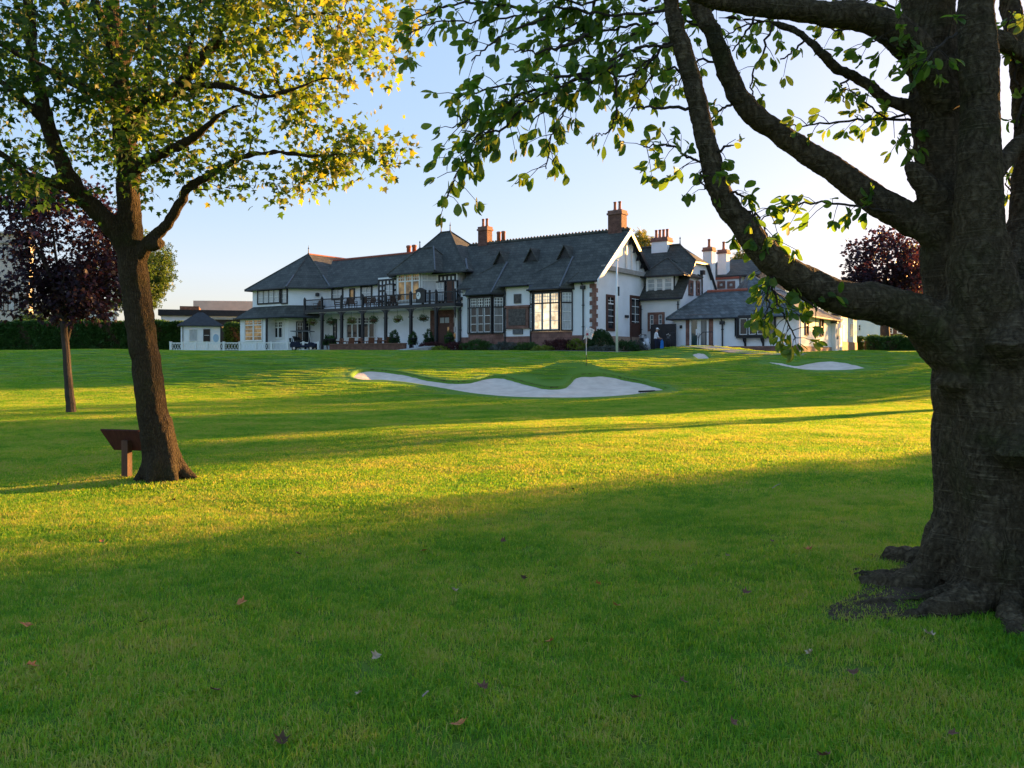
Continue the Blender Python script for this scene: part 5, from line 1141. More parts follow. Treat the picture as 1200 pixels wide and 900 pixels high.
# ---- plaque lectern beside the sycamore
lx, ly = -5.1, 10.85; ld = thing('plaque_stand', 'brown wooden lectern-style plaque stand beside the sycamore trunk', 'plaque stand', (lx, ly, zg(lx, ly)), R(-14))
LECT = mat('stained_wood', (.075, .022, .013), .9, .35, 7, stretch=(6, 1, 1)); LECP = mat('post_wood', (.10, .045, .026), .7, .3, 8, stretch=(5, 5, 1))
b = MB(); b.box((-.05, -.045, -.1), (.045, .045, .50), LECP); b.build('post', ld)
b = MB(); c, s = math.cos(R(27)), math.sin(R(27)); b.obox((-.30, .09, .35), (.60, 0, 0), (-.10, -.32 * s, .32 * c), (0, .03 * c, .03 * s), LECT)
b.v = [(x + .02, y, z) for x, y, z in b.v]; o = b.build('board', ld); bv = o.modifiers.new('bevel', 'BEVEL'); bv.width = .006
# ================================================================== trees
def bark_mat(name, dark, mid, pale, moss, plate, line, fiss):
    """plates: stretch of the fissure cells; line: horizontal pore lines (frequency, amount); fiss: depth of the cracks"""
    m = bpy.data.materials.new(name); m.use_nodes = True; t = m.node_tree; b = t.nodes['Principled BSDF']; tc = nd(t, 'ShaderNodeTexCoord')
    def mp(sc):
        q = nd(t, 'ShaderNodeMapping'); q.inputs['Scale'].default_value = sc; t.links.new(tc.outputs['Object'], q.inputs[0]); return q.outputs[0]
    def nz(sc, scale, det=6, rough=.65):
        n = nd(t, 'ShaderNodeTexNoise'); n.inputs['Scale'].default_value = scale; n.inputs['Detail'].default_value = det; n.inputs['Roughness'].default_value = rough; t.links.new(mp(sc), n.inputs['Vector']); return n.outputs['Fac']
    def rng(src, a0, a1, b0, b1):
        r = nd(t, 'ShaderNodeMapRange'); r.inputs[1].default_value = a0; r.inputs[2].default_value = a1; r.inputs[3].default_value = b0; r.inputs[4].default_value = b1; t.links.new(src, r.inputs[0]); return r.outputs[0]
    def mix(f, a, c, mode='MIX'):
        x = nd(t, 'ShaderNodeMix', data_type='RGBA', blend_type=mode); t.links.new(f, x.inputs[0])
        for i, q in ((6, a), (7, c)):
            if isinstance(q, tuple): x.inputs[i].default_value = (*q, 1)
            else: t.links.new(q, x.inputs[i])
        return x.outputs[2]
    def mth(op, a, c):
        x = nd(t, 'ShaderNodeMath'); x.operation = op
        for i, q in ((0, a), (1, c)):
            if isinstance(q, (int, float)): x.inputs[i].default_value = q
            else: t.links.new(q, x.inputs[i])
        return x.outputs[0]
    vo = nd(t, 'ShaderNodeTexVoronoi'); vo.feature = 'DISTANCE_TO_EDGE'; vo.inputs['Scale'].default_value = 1
    wv = nd(t, 'ShaderNodeVectorMath'); wv.operation = 'ADD'; n3_ = nd(t, 'ShaderNodeTexNoise'); n3_.inputs['Scale'].default_value = 9; n3_.inputs['Detail'].default_value = 6; t.links.new(tc.outputs['Object'], n3_.inputs['Vector'])
    sc_ = nd(t, 'ShaderNodeVectorMath'); sc_.operation = 'SCALE'; sc_.inputs['Scale'].default_value = 3.2; t.links.new(n3_.outputs['Color'], sc_.inputs[0])
    t.links.new(mp(plate), wv.inputs[0]); t.links.new(sc_.outputs[0], wv.inputs[1]); t.links.new(wv.outputs[0], vo.inputs['Vector'])
    crack = rng(vo.outputs['Distance'], 0, .34, 0, 1)
    big = rng(nz((1, 1, .6), 2.6, 5), .38, .62, 0, 1); fine = rng(nz((1, 1, .7), 34, 8), .3, .7, 0, 1); pore = rng(nz((5, 5, line[0]), 1, 4, .5), .55, .66, 0, line[1])
    c = mix(big, dark, mid); c = mix(mth('MULTIPLY', fine, .55), c, pale); c = mix(pore, c, pale)
    c = mix(rng(nz((1, 1, 1), 1.9, 7), .52, .68, 0, .7), c, moss)
    c = mix(mth('MULTIPLY', mth('SUBTRACT', 1, crack), .55), c, tuple(k * .5 for k in dark)) if fiss else c
    t.links.new(c, b.inputs['Base Color']); b.inputs['Roughness'].default_value = .95; b.inputs['Specular IOR Level'].default_value = .12
    h = mth('ADD', mth('MULTIPLY', crack, fiss), mth('ADD', mth('MULTIPLY', fine, .5), mth('MULTIPLY', pore, .5)))
    bp = nd(t, 'ShaderNodeBump'); bp.inputs['Strength'].default_value = 1; bp.inputs['Distance'].default_value = .022; t.links.new(h, bp.inputs['Height']); t.links.new(bp.outputs[0], b.inputs['Normal'])
    return m
BARK_R = bark_mat('cherry_bark', (.020, .013, .007), (.075, .052, .027), (.25, .20, .13), (.045, .055, .016), (20, 20, 3.0), (80, .55), .45)
BARK_L = bark_mat('sycamore_bark', (.026, .018, .011), (.06, .044, .027), (.13, .105, .07), (.045, .05, .016), (44, 44, 9), (30, .2), .55)
TWIG = mat('twig_bark', (.03, .022, .016), .9, .3, 12)
BARK_D = mat('dark_bark', (.05, .038, .03), .9, .35, 6, bump=.6, stretch=(1, 1, .5))
LEAF_R = leaf_mat('cherry_leaves', [(.03, .075, .012), (.05, .11, .018), (.085, .14, .025)], [(.16, .34, .025), (.24, .42, .035), (.36, .46, .05)], .5, .45)
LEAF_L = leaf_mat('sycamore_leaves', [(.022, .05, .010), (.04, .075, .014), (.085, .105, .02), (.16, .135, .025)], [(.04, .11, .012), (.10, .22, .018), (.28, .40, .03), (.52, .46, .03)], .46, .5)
LEAF_C = leaf_mat('copper_leaves', [(.016, .010, .018), (.028, .014, .026), (.045, .022, .032)], [(.04, .012, .022), (.07, .022, .03), (.11, .035, .035)], .28, .5)
LEAF_G = leaf_mat('broadleaf_foliage', [(.02, .05, .012), (.04, .085, .018), (.07, .11, .025)], [(.08, .16, .02), (.14, .24, .03), (.25, .30, .05)], .35, .55)
LEAF_Y = leaf_mat('yellowing_foliage', [(.05, .09, .015), (.10, .12, .02), (.2, .16, .03)], [(.15, .22, .02), (.3, .3, .03), (.5, .38, .05)], .35, .55)
def smooth_path(pts, rad, sub=5, jit=0.0, rg=None):
    pts = [Vector(p) for p in pts]; out = []; ro = []; n = len(pts)
    for i in range(n - 1):
        a = pts[max(i - 1, 0)]; b = pts[i]; c = pts[i + 1]; d = pts[min(i + 2, n - 1)]
        for j in range(sub):
            t = j / sub
            p = .5 * (2 * b + (c - a) * t + (2 * a - 5 * b + 4 * c - d) * t * t + (3 * b - a - 3 * c + d) * t ** 3)
            if jit and rg is not None: p = p + Vector(rg.normal(size=3)) * jit
            out.append(p); ro.append(rad[i] * (1 - t) + rad[i + 1] * t)
    out.append(pts[-1]); ro.append(rad[-1]); return out, ro
def limb_px(spec, rg, sub=5, jit=.005):
    """spec: (px, py, distance, width in px) down the limb"""
    return smooth_path([P(a, b, c) for a, b, c, w in spec], [w / 2 * c / F for a, b, c, w in spec], sub, jit, rg)
def fuse(mb, name, parent, voxel, m, rough=.012, freq=6, disp=None):
    o = mb.build(name, parent, fix=False); md = o.modifiers.new('r', 'REMESH'); md.mode = 'VOXEL'; md.voxel_size = voxel
    sm = o.modifiers.new('s', 'SMOOTH'); sm.iterations = 4; sm.factor = .5
    dg = bpy.context.evaluated_depsgraph_get(); dg.update(); me = bpy.data.meshes.new_from_object(o.evaluated_get(dg)); old = o.data; o.modifiers.clear(); o.data = me; bpy.data.meshes.remove(old); me.name = name
    me.materials.clear(); me.materials.append(m); n = len(me.vertices)
    co = np.empty(n * 3, np.float32); no = np.empty(n * 3, np.float32); me.vertices.foreach_get('co', co); me.vertices.foreach_get('normal', no); co = co.reshape(-1, 3); no = no.reshape(-1, 3)
    d = disp(co)
    me.vertices.foreach_set('co', (co + no * d[:, None]).astype(np.float32).ravel()); me.polygons.foreach_set('use_smooth', np.ones(len(me.polygons), bool)); me.update()
    return o
def n3(co, f, seed=0):
    x, y, z = (co * f).T; x = x + seed
    return (np.sin(x * 1.0 + 1.7 * np.sin(y * 1.3 + z * .7)) + np.sin(y * 1.1 + 1.5 * np.sin(z * 1.2 - x * .9)) + np.sin(z * 1.3 + 1.6 * np.sin(x * 1.1 + y * .6))) / 3
class Grow:
    """twigs that reach from the nearest existing wood towards points of the crown"""
    def __init__(s, seed): s.nodes = []; s.rg = np.random.default_rng(seed); s.mb = MB(); s.tips = []; s.new = []; s.kd = None
    def add_limb(s, pts, rad, skip=0):
        for p, r in list(zip(pts, rad))[skip:]: s.nodes.append((Vector(p), r))
    def index(s):
        s.kd = kdtree.KDTree(len(s.nodes)); [s.kd.insert(p, i) for i, (p, r) in enumerate(s.nodes)]; s.kd.balance(); s.pend = 0
    def reach(s, targets, m, droop=.15, maxlen=2.2, r0=.011):
        s.index(); t_ = [Vector(t) for t in targets]
        t_.sort(key=lambda q: s.kd.find(q)[2])
        for t in t_:
            p, i, d = s.kd.find(t)
            if d > maxlen or d < .05: 
                if d >= .05: continue
            base, rb = s.nodes[i]; k = max(3, int(d / .22)); mid = base.lerp(t, .5) + Vector(s.rg.normal(size=3)) * d * .13 + Vector((0, 0, d * droop))
            pts = [base * (1 - u) ** 2 + mid * 2 * u * (1 - u) + t * u * u for u in np.linspace(0, 1, k + 1)]
            ra = min(rb * .7, r0 * (.5 + d)); rad = [ra * (1 - u) + .0022 * u for u in np.linspace(0, 1, k + 1)]
            s.mb.tube(pts, rad, m, 5, False)
            for q, r in zip(pts[1:], rad[1:]): s.nodes.append((q, r))
            s.tips.append((pts[-2], pts[-1])); s.pend += 1
            if s.pend > 40: s.index()
def clusters(tips, rg, per, spread, size, down=.3):
    pos, dr, sz = [], [], []
    for a, b in tips:
        ax = (b - a).normalized(); n = int(rg.integers(per[0], per[1] + 1))
        for k in range(n):
            o = Vector(rg.normal(size=3)); p = b + ax * rg.uniform(-.9, .35) * spread + o * spread * .42
            d = (o * .8 + ax * .6 + Vector((0, 0, -down)) + Vector(rg.normal(size=3)) * .3)
            pos.append(p); dr.append(d); sz.append(rg.uniform(*size))
    return np.array(pos), np.array(dr), np.array(sz)
def inpoly(px, py, poly):
    ins = False; n = len(poly)
    for i in range(n):
        x0, y0 = poly[i]; x1, y1 = poly[(i + 1) % n]
        if (y0 > py) != (y1 > py) and px < x0 + (py - y0) * (x1 - x0) / (y1 - y0): ins = not ins
    return ins
def proj(p): return 600 + p[0] / p[1] * F, HZ - (p[2] - EYE) / p[1] * F
# ------------------------------------------------ the big tree at the right
rg = np.random.default_rng(21)
TX, TY = 3.4, 5.45; tz = zg(TX, TY)
big = thing('cherry_tree', 'massive dark cherry tree with sweeping limbs at the right edge', 'tree', (TX, TY, tz)); off_ = Vector((TX, TY, tz))
R_LIMBS = [
 [(1202, 760, 5.05, 205), (1201, 690, 5.05, 194), (1198, 610, 5.05, 180), (1196, 520, 5.05, 176), (1192, 450, 5.05, 178), (1180, 385, 5.05, 152), (1166, 330, 5.05, 112)],
 [(1180, 430, 5.05, 130), (1128, 405, 5.0, 90), (1080, 375, 4.97, 60), (1040, 358, 4.95, 49), (985, 348, 4.9, 42), (930, 324, 4.85, 37), (893, 293, 4.8, 33), (866, 258, 4.8, 29), (848, 232, 4.8, 28), (838, 203, 4.8, 26), (827, 165, 4.8, 24), (817, 120, 4.8, 23), (806, 78, 4.8, 22), (794, 35, 4.8, 20), (784, -5, 4.8, 18), (770, -60, 4.8, 14), (750, -130, 4.8, 9)],
 [(1150, 330, 5.1, 100), (1105, 274, 5.1, 50), (1060, 254, 5.15, 37), (1020, 230, 5.2, 34), (975, 198, 5.25, 30), (930, 168, 5.3, 27), (893, 142, 5.3, 26), (868, 116, 5.3, 25), (852, 84, 5.3, 24), (838, 45, 5.3, 22), (818, 5, 5.3, 21), (795, -50, 5.3, 17), (760, -120, 5.3, 10)],
 [(1110, 175, 5.2, 30), (1082, 136, 5.2, 17), (1040, 116, 5.25, 14), (1005, 92, 5.3, 13), (982, 80, 5.3, 13), (962, 62, 5.3, 11), (945, 44, 5.35, 9), (915, 30, 5.4, 7), (875, 22, 5.4, 5), (840, 20, 5.4, 3)],
 [(1110, 128, 5.1, 40), (1084, 74, 5.0, 42), (1052, 40, 4.95, 40), (1015, 22, 4.9, 34), (960, 14, 4.9, 29), (905, 9, 4.85, 25), (855, 3, 4.8, 22), (815, -8, 4.75, 19), (760, -40, 4.7, 15), (690, -80, 4.7, 10), (600, -110, 4.7, 6)],
 [(1160, 410, 5.05, 120), (1122, 330, 5.15, 72), (1108, 270, 5.15, 58), (1102, 200, 5.2, 54), (1098, 140, 5.2, 56), (1095, 80, 5.2, 56), (1088, 20, 5.2, 58), (1078, -60, 5.25, 52), (1060, -180, 5.4, 46), (1040, -320, 5.6, 30), (1010, -480, 5.8, 16)],
 [(1175, 430, 5.0, 120), (1152, 340, 4.85, 80), (1148, 270, 4.8, 58), (1147, 200, 4.75, 48), (1148, 120, 4.75, 43), (1146, 40, 4.75, 40), (1143, -40, 4.75, 41), (1140, -180, 4.7, 34), (1120, -360, 4.6, 22), (1100, -540, 4.5, 12)],
 [(1195, 430, 5.1, 130), (1194, 340, 5.15, 90), (1203, 260, 5.2, 40), (1204, 180, 5.25, 30), (1200, 120, 5.3, 26), (1194, 70, 5.3, 24), (1186, 20, 5.4, 22), (1180, -60, 5.5, 20), (1180, -200, 5.7, 14)],
 [(1230, 440, 5.1, 110), (1262, 340, 5.2, 80), (1300, 230, 5.3, 64), (1330, 90, 5.3, 54), (1350, -80, 5.4, 42), (1380, -280, 5.5, 26), (1400, -450, 5.5, 12)],
 [(1230, 400, 4.9, 100), (1320, 330, 4.7, 60), (1420, 240, 4.6, 46), (1520, 120, 4.5, 34), (1600, -40, 4.5, 20), (1660, -200, 4.5, 10)],
 [(1150, 215, 4.9, 30), (1172, 196, 5.0, 22), (1195, 168, 5.1, 18), (1225, 150, 5.2, 14), (1280, 110, 5.2, 9)],
 [(1135, 75, 5.0, 30), (1165, 48, 5.1, 25), (1195, 60, 5.1, 20), (1240, 80, 5.1, 15), (1300, 60, 5.1, 8)],
 [(1110, 250, 5.05, 46), (1088, 222, 5.0, 30), (1072, 200, 4.98, 20), (1064, 190, 4.97, 9)],
 [(1205, 150, 5.4, 14), (1190, 60, 5.5, 12), (1184, 10, 5.5, 12), (1175, -50, 5.6, 10)],
]
tr = MB(); gr_ = Grow(5)
limbs = []
for sp in R_LIMBS:
    sp = [(a, b, c + .4, w) for a, b, c, w in sp]; pts, rad = limb_px(sp, rg); limbs.append((pts, rad)); tr.tube([p - off_ for p in pts], rad, BARK_R, 14)
    gr_.add_limb(pts, rad, 14 if sp[0][3] > 90 else 4)
# roots flaring into the lawn
rq = np.random.default_rng(4)
for an, ln, r0 in ((2.75, .6, .065), (3.1, .35, .10), (3.42, .8, .075), (3.75, .55, .12), (4.1, .4, .075), (4.45, .25, .12), (4.85, .3, .08), (5.3, .3, .12), (5.9, .6, .1), (.3, .5, .13), (.9, .6, .1), (1.5, .5, .13), (2.1, .6, .1), (2.45, .5, .09)):
    q = []; z0 = rq.uniform(.5, 1.0); bend = rq.uniform(-.35, .35)
    for t, z in ((.25, z0), (.40, z0 * .55), (.50, z0 * .25), (.58, .06), (.60 + ln * .5, -.02), (.60 + ln, -.055), (.60 + ln * 1.5, -.10)):
        a2 = an + bend * max(0, t - .45); q.append(Vector((math.cos(a2) * t, math.sin(a2) * t, z)))
    p_, r_ = smooth_path(q, [r0 * .9, r0 * 1.15, r0 * 1.2, r0 * 1.0, r0 * .62, r0 * .36, .012], 6, .009, rg); tr.tube(p_, r_, BARK_R, 12)
for c, r in (((-.36, -.42, 1.62), .13), ((-.50, -.10, 1.38), .16), ((-.3, -.45, .95), .14)): tr.tube([Vector(c) + Vector((.12, .12, -.2)), Vector(c), Vector(c) + Vector((.1, .1, .2))], [r * .6, r, r * .6], BARK_R, 10)
def bark_r(co):
    an = np.arctan2(co[:, 1], co[:, 0]); low = np.clip(1 - co[:, 2] / 2.4, 0, 1) * (np.hypot(co[:, 0], co[:, 1]) < 1.0)
    return low * (.05 * np.sin(an * 7 + co[:, 2] * 1.1 + 1.2 * n3(co, 2.2)) + .03 * n3(co, 7, 2)) + .006 * n3(co * np.array([1, 1, .5]), 15, 3) + .0045 * n3(co * np.array([1, 1, .7]), 40, 5) + .003 * n3(co * np.array([1, 1, 1.6]), 75, 6)
tk = fuse(tr, 'trunk', big, .017, BARK_R, disp=bark_r)
# leafy sprays that hang below the crown
SPR = [([(800, 52), (760, 55), (735, 62), (690, 85), (650, 105), (610, 125), (575, 150), (550, 178), (535, 205), (524, 232)], 4.8, 4.5, 1.5),
 ([(690, 85), (640, 92), (600, 98), (560, 108), (538, 115)], 4.7, 4.6, 1.4), ([(650, 105), (612, 110), (580, 128), (552, 140), (530, 150)], 4.7, 4.5, 1.4), ([(610, 125), (590, 150), (560, 160), (545, 190)], 4.6, 4.5, 1.2),
 ([(800, 12), (720, 18), (660, 10), (610, 18), (560, 24), (510, 26), (478, 40)], 4.8, 5.0, 1.3), ([(640, 22), (600, 36), (572, 55), (553, 72)], 4.8, 4.8, .6), ([(610, 10), (560, 2), (520, 8), (490, 20)], 4.9, 5.0, 1.0),
 ([(735, 62), (700, 90), (672, 115), (655, 140), (645, 165), (640, 198)], 4.8, 4.7, 1.3), ([(690, 92), (670, 95), (650, 120), (625, 140)], 4.8, 4.7, 1.0),
 ([(770, 28), (740, 30), (700, 40), (660, 50), (636, 66)], 4.9, 4.9, 1.5), ([(780, 50), (755, 80), (720, 88), (690, 62)], 4.9, 5.0, 1.4), ([(800, 40), (770, 60), (745, 85), (735, 105)], 5.0, 5.2, 1.3),
 ([(760, 0), (720, -5), (680, 5), (640, -8), (590, -12)], 4.8, 4.9, 1.6), ([(720, 60), (722, 100), (722, 135), (714, 152), (700, 160)], 4.8, 4.8, .35),
 ([(829, 185), (808, 186), (790, 172), (768, 170), (754, 172)], 4.8, 4.75, 1.3), ([(835, 190), (820, 205), (826, 222)], 4.8, 4.7, 1.0), ([(834, 178), (845, 176)], 4.8, 4.7, 1.2),
 ([(846, 225), (868, 228), (884, 244), (880, 262)], 4.8, 4.75, 1.1), ([(856, 245), (880, 250), (892, 262), (900, 280)], 4.8, 4.8, .9),
 ([(1060, 252), (1028, 246), (990, 240), (950, 238), (915, 246), (893, 258), (884, 268)], 5.1, 4.95, .9), ([(905, 300), (902, 325), (910, 350), (922, 376), (930, 398)], 4.85, 4.7, 1.7), ([(910, 318), (900, 342), (905, 365)], 4.8, 4.7, 1.4), ([(928, 320), (940, 345), (958, 362)], 4.85, 4.8, 1.0),
 ([(905, 28), (895, 60), (880, 92), (884, 116)], 5.35, 5.3, .6), ([(885, 20), (870, 45), (858, 60)], 5.4, 5.4, .7), ([(858, 122), (842, 130), (832, 140)], 5.3, 5.3, 1.2),
 ([(1075, 128), (1040, 138), (1015, 120), (995, 104)], 5.2, 5.1, 1.1), ([(1080, 150), (1055, 155), (1066, 176)], 5.2, 5.1, 1.2), ([(1078, 142), (1030, 140), (980, 143), (945, 148), (925, 146)], 5.2, 5.1, .5),
 ([(1085, 45), (1060, 60), (1035, 45), (1020, 50)], 5.0, 4.8, 1.3), ([(1120, 40), (1100, 55), (1082, 72)], 4.7, 4.5, 1.2), ([(1060, 20), (1030, 0), (1000, 2), (975, -5)], 5.4, 5.5, 1.3),
 ([(1192, 100), (1180, 30), (1195, 10)], 5.2, 5.1, 1.1), ([(1190, 150), (1198, 120), (1210, 100)], 5.2, 5.2, 1.0), ([(1195, 240), (1205, 205), (1200, 185)], 5.4, 5.4, .8), ([(1180, 200), (1190, 230), (1178, 215)], 5.6, 5.6, .6),
 ([(1140, 300), (1160, 270), (1164, 282)], 5.3, 5.4, .6), ([(835, 40), (800, 20), (770, 10), (745, 20)], 5.4, 5.6, 1.4), ([(850, 80), (820, 70), (800, 90), (790, 105)], 5.4, 5.5, 1.2), ([(1005, 90), (985, 100), (990, 120)], 5.3, 5.3, .7), ([(700, -5), (690, 20), (670, 30), (640, 40), (610, 62)], 4.9, 5.2, 1.2), ([(760, 10), (745, 40), (715, 70), (700, 110)], 5.1, 5.3, 1.1), ([(860, -10), (830, 15), (800, 28), (780, 48)], 5.4, 5.6, 1.1), ([(930, 0), (905, 22), (870, 30), (845, 50)], 5.5, 5.7, 1.0), ([(1020, 20), (990, 35), (960, 30)], 5.4, 5.5, .9),
 ([(812, 100), (790, 80), (760, 95), (740, 130)], 4.9, 5.0, .9), ([(945, 45), (930, 60), (915, 70)], 5.4, 5.4, .5)]
twm = MB(); lp, ld_, ls = [], [], []
for pts_, ya, yb, dens in SPR:
    ya += .4; yb += .4
    n = len(pts_); pts, rad = smooth_path([P(x, y, ya + (yb - ya) * i / (n - 1)) for i, (x, y) in enumerate(pts_)], [.0075 * (1 - i / n) + .0024 for i in range(n)], 6, .006, rg)
    twm.tube([p - off_ for p in pts], rad, TWIG, 6, False); acc = 0
    for i in range(1, len(pts)):
        acc += (pts[i] - pts[i - 1]).length
        while acc > .046 / dens:
            acc -= .046 / dens
            if i < len(pts) * .12: continue
            ax = (pts[i] - pts[i - 1]).normalized(); sd_ = Vector(rg.normal(size=3)); sd_ = (sd_ - ax * sd_.dot(ax)).normalized()
            ln = rg.uniform(.03, .16); e = pts[i] + sd_ * ln + ax * ln * .6 + Vector((0, 0, -.02)); twm.tube([pts[i] - off_, (pts[i].lerp(e, .5) + Vector((0, 0, .012))) - off_, e - off_], [.0032, .0026, .002], TWIG, 4, False)
            for k in range(int(rg.integers(3, 7))):
                d = (sd_ * .5 + ax * .6 + Vector(rg.normal(size=3)) * .6 + Vector((0, 0, -.55))).normalized()
                lp.append(e + Vector(rg.normal(size=3)) * .012 - off_); ld_.append(d); ls.append(rg.uniform(.055, .095))
def tgt(cs, n, rg, keep):
    out = []
    while len(out) < n:
        c, r, w = cs[int(rg.choice(len(cs), p=[q[2] for q in cs]))]; d = rg.normal(size=3); d /= np.linalg.norm(d); p = np.array(c) + d * np.array(r) * rg.uniform(.25, 1) ** .5
        if keep(p): out.append(p)
    return out
def keep_r(p):
    if p[1] < .4: return p[2] > 5.2
    x, y = proj(p); return y < -25 or x > 1235
T = tgt([((2.2, 5.2, 7.2), (4.6, 4.2, 2.6), .6), ((.6, 4.9, 5.6), (2.4, 2.2, 1.5), .15), ((5.6, 5.0, 5.6), (2.6, 3, 2.6), .25)], 330, rg, keep_r)
gr_.reach(T, TWIG, .12, 3.2)
gr_.mb.v = [tuple(Vector(v) - off_) for v in gr_.mb.v]
i0 = len(twm.v); twm.v += gr_.mb.v; twm.f += [tuple(k + i0 for k in f) for f in gr_.mb.f]; twm.m += [0] * len(gr_.mb.f)
p_, d_, s_ = clusters(gr_.tips, rg, (15, 22), .34, (.06, .10), .3)
for a0, b0, w in (((803, 62), (740, 62), 1), ((915, 190 - 64), (800 + 115, 126), 0)): pass
# bare broken twigs
for q in ([(818, 126, 4.8), (790, 126, 4.8), (762, 125, 4.8), (745, 126, 4.8), (740, 130, 4.8)], [(838, 180, 4.8), (852, 172, 4.8), (862, 168, 4.8)], [(690, 40, 4.8), (660, 55, 4.8), (635, 60, 4.8), (610, 60, 4.8), (592, 58, 4.8)]):
    pts, rad = smooth_path([P(k[0], k[1], k[2] + .4) for k in q], [.012 - .009 * i / (len(q) - 1) for i in range(len(q))], 5, .006, rg); twm.tube([p - off_ for p in pts], rad, TWIG, 6)
twm.build('branches', big, fix=False)
leaves('crown', np.concatenate([np.array([tuple(q) for q in lp]), p_ - np.array(off_)]), np.concatenate([np.array([tuple(q) for q in ld_]), d_]), np.concatenate([np.array(ls), s_]), OVATE, LEAF_R, big, flat=.42, rng=rg)
# ------------------------------------------------ the sycamore at the left
rg = np.random.default_rng(33)
SX, SY = -4.52, 10.6; sz_ = zg(SX, SY); syc = thing('sycamore_tree', 'sycamore with yellowing leaves and a leaning trunk beside the plaque stand', 'tree', (SX, SY, sz_)); off2 = Vector((SX, SY, sz_))
L_LIMBS = [
 [(192, 580, 10.6, 48), (190, 560, 10.6, 42), (184, 520, 10.6, 37), (177, 470, 10.6, 34), (169, 410, 10.6, 33), (162, 360, 10.6, 33), (156, 315, 10.6, 33), (152, 275, 10.6, 29), (151, 235, 10.6, 26), (150, 195, 10.6, 25), (146, 155, 10.6, 26), (141, 115, 10.6, 24), (137, 75, 10.6, 21), (133, 30, 10.6, 18), (130, -30, 10.6, 14), (135, -140, 10.6, 10), (140, -260, 10.6, 4)],
 [(155, 300, 10.6, 30), (140, 277, 10.55, 24), (118, 252, 10.5, 22), (95, 228, 10.4, 21), (76, 198, 10.3, 19), (60, 160, 10.2, 17), (49, 115, 10.1, 15), (40, 75, 10.1, 14), (35, 30, 10.1, 13), (30, -20, 10.1, 11), (20, -120, 10.1, 7)],
 [(160, 305, 10.6, 22), (176, 283, 10.5, 15), (196, 262, 10.3, 13), (212, 238, 10.2, 12), (218, 222, 10.1, 11), (240, 209, 10.0, 9), (268, 192, 9.9, 8), (290, 182, 9.8, 7), (330, 179, 9.8, 5), (370, 183, 9.8, 4), (405, 180, 9.8, 3), (440, 188, 9.7, 2), (470, 192, 9.7, 1.6), (492, 196, 9.7, 1.2)],
 [(152, 205, 10.6, 18), (165, 193, 10.4, 15), (188, 180, 10.2, 13), (212, 170, 10.0, 12), (230, 158, 9.9, 10), (250, 140, 9.8, 6), (275, 125, 9.7, 4), (300, 120, 9.7, 3)],
 [(150, 170, 10.7, 14), (165, 135, 10.9, 13), (172, 100, 11.1, 11), (176, 55, 11.3, 10), (180, 5, 11.4, 9), (190, -70, 11.5, 7), (210, -180, 11.6, 4)],
 [(147, 150, 10.5, 16), (165, 126, 10.2, 14), (190, 115, 10.0, 13), (215, 95, 9.9, 12), (238, 66, 9.8, 11), (258, 36, 9.7, 9), (268, 0, 9.7, 8), (285, -70, 9.7, 6), (310, -150, 9.7, 3)],
 [(240, 62, 9.8, 9), (270, 50, 9.8, 7), (300, 40, 9.8, 6), (340, 22, 9.8, 4), (380, 16, 9.8, 3), (420, 22, 9.8, 2)],
 [(200, 108, 10.0, 9), (240, 100, 9.7, 8), (280, 105, 9.5, 7), (310, 114, 9.4, 6), (345, 104, 9.3, 5), (380, 92, 9.3, 3.5), (420, 95, 9.3, 2), (450, 100, 9.3, 1.4)],
 [(142, 120, 10.5, 14), (112, 110, 10.2, 12), (80, 95, 10.0, 10), (50, 78, 9.8, 8), (20, 62, 9.7, 7), (-20, 40, 9.6, 5), (-90, 0, 9.5, 3)],
 [(143, 125, 10.7, 12), (120, 95, 11.0, 10), (100, 60, 11.3, 9), (80, 20, 11.6, 8), (60, -40, 11.8, 6), (40, -120, 12, 3)],
 [(95, 228, 10.4, 12), (65, 215, 10.2, 10), (35, 205, 10.1, 8), (0, 180, 10.0, 7), (-50, 160, 9.9, 5), (-120, 130, 9.8, 3)],
 [(57, 150, 10.2, 10), (30, 120, 10.0, 8), (0, 95, 9.9, 7), (-40, 60, 9.8, 5), (-100, 10, 9.8, 3)],
 [(140, 80, 10.6, 14), (160, 40, 10.8, 11), (172, 0, 11.0, 9), (185, -60, 11.2, 6)], [(137, 70, 10.5, 12), (118, 20, 10.2, 10), (100, -40, 10.0, 8), (70, -140, 9.8, 4)],
 [(215, 95, 9.9, 7), (220, 60, 10.1, 6), (232, 25, 10.3, 5), (240, -30, 10.4, 4)], [(290, 182, 9.8, 4), (300, 160, 9.9, 3), (330, 140, 9.9, 2.5), (370, 130, 9.9, 1.6)],
 [(218, 222, 10.1, 5), (250, 222, 9.9, 3.5), (290, 220, 9.7, 3), (330, 218, 9.6, 2), (360, 225, 9.6, 1.4)],
]
tr = MB(); g2 = Grow(9)
for sp in L_LIMBS:
    pts, rad = limb_px(sp, rg, 5, .007); tr.tube([p - off2 for p in pts], rad, BARK_L, 12); g2.add_limb(pts, rad, 40 if sp[0][3] > 50 else 6)
for an in (0.1, 1.3, 2.4, 3.5, 4.6, 5.6):
    d = Vector((math.cos(an), math.sin(an), 0)); ln = .36 if an == .1 else .24
    p_, r_ = smooth_path([d * .02 + Vector((0, 0, .8)), d * .13 + Vector((0, 0, .25)), d * (.12 + ln * .6) + Vector((0, 0, .03)), d * (.15 + ln) + Vector((0, 0, -.1))], [.09, .12, .07, .02], 4); tr.tube(p_, r_, BARK_L, 10)
tr.tube([P(176, 288, 10.45) - off2, P(188, 285, 10.3) - off2], [.09, .075], BARK_L, 10)
def bark_l(co): return .006 * n3(co * np.array([1, 1, .3]), 26, 1) + .004 * n3(co * np.array([1, 1, .5]), 55, 2) + .006 * n3(co, 5, 4)
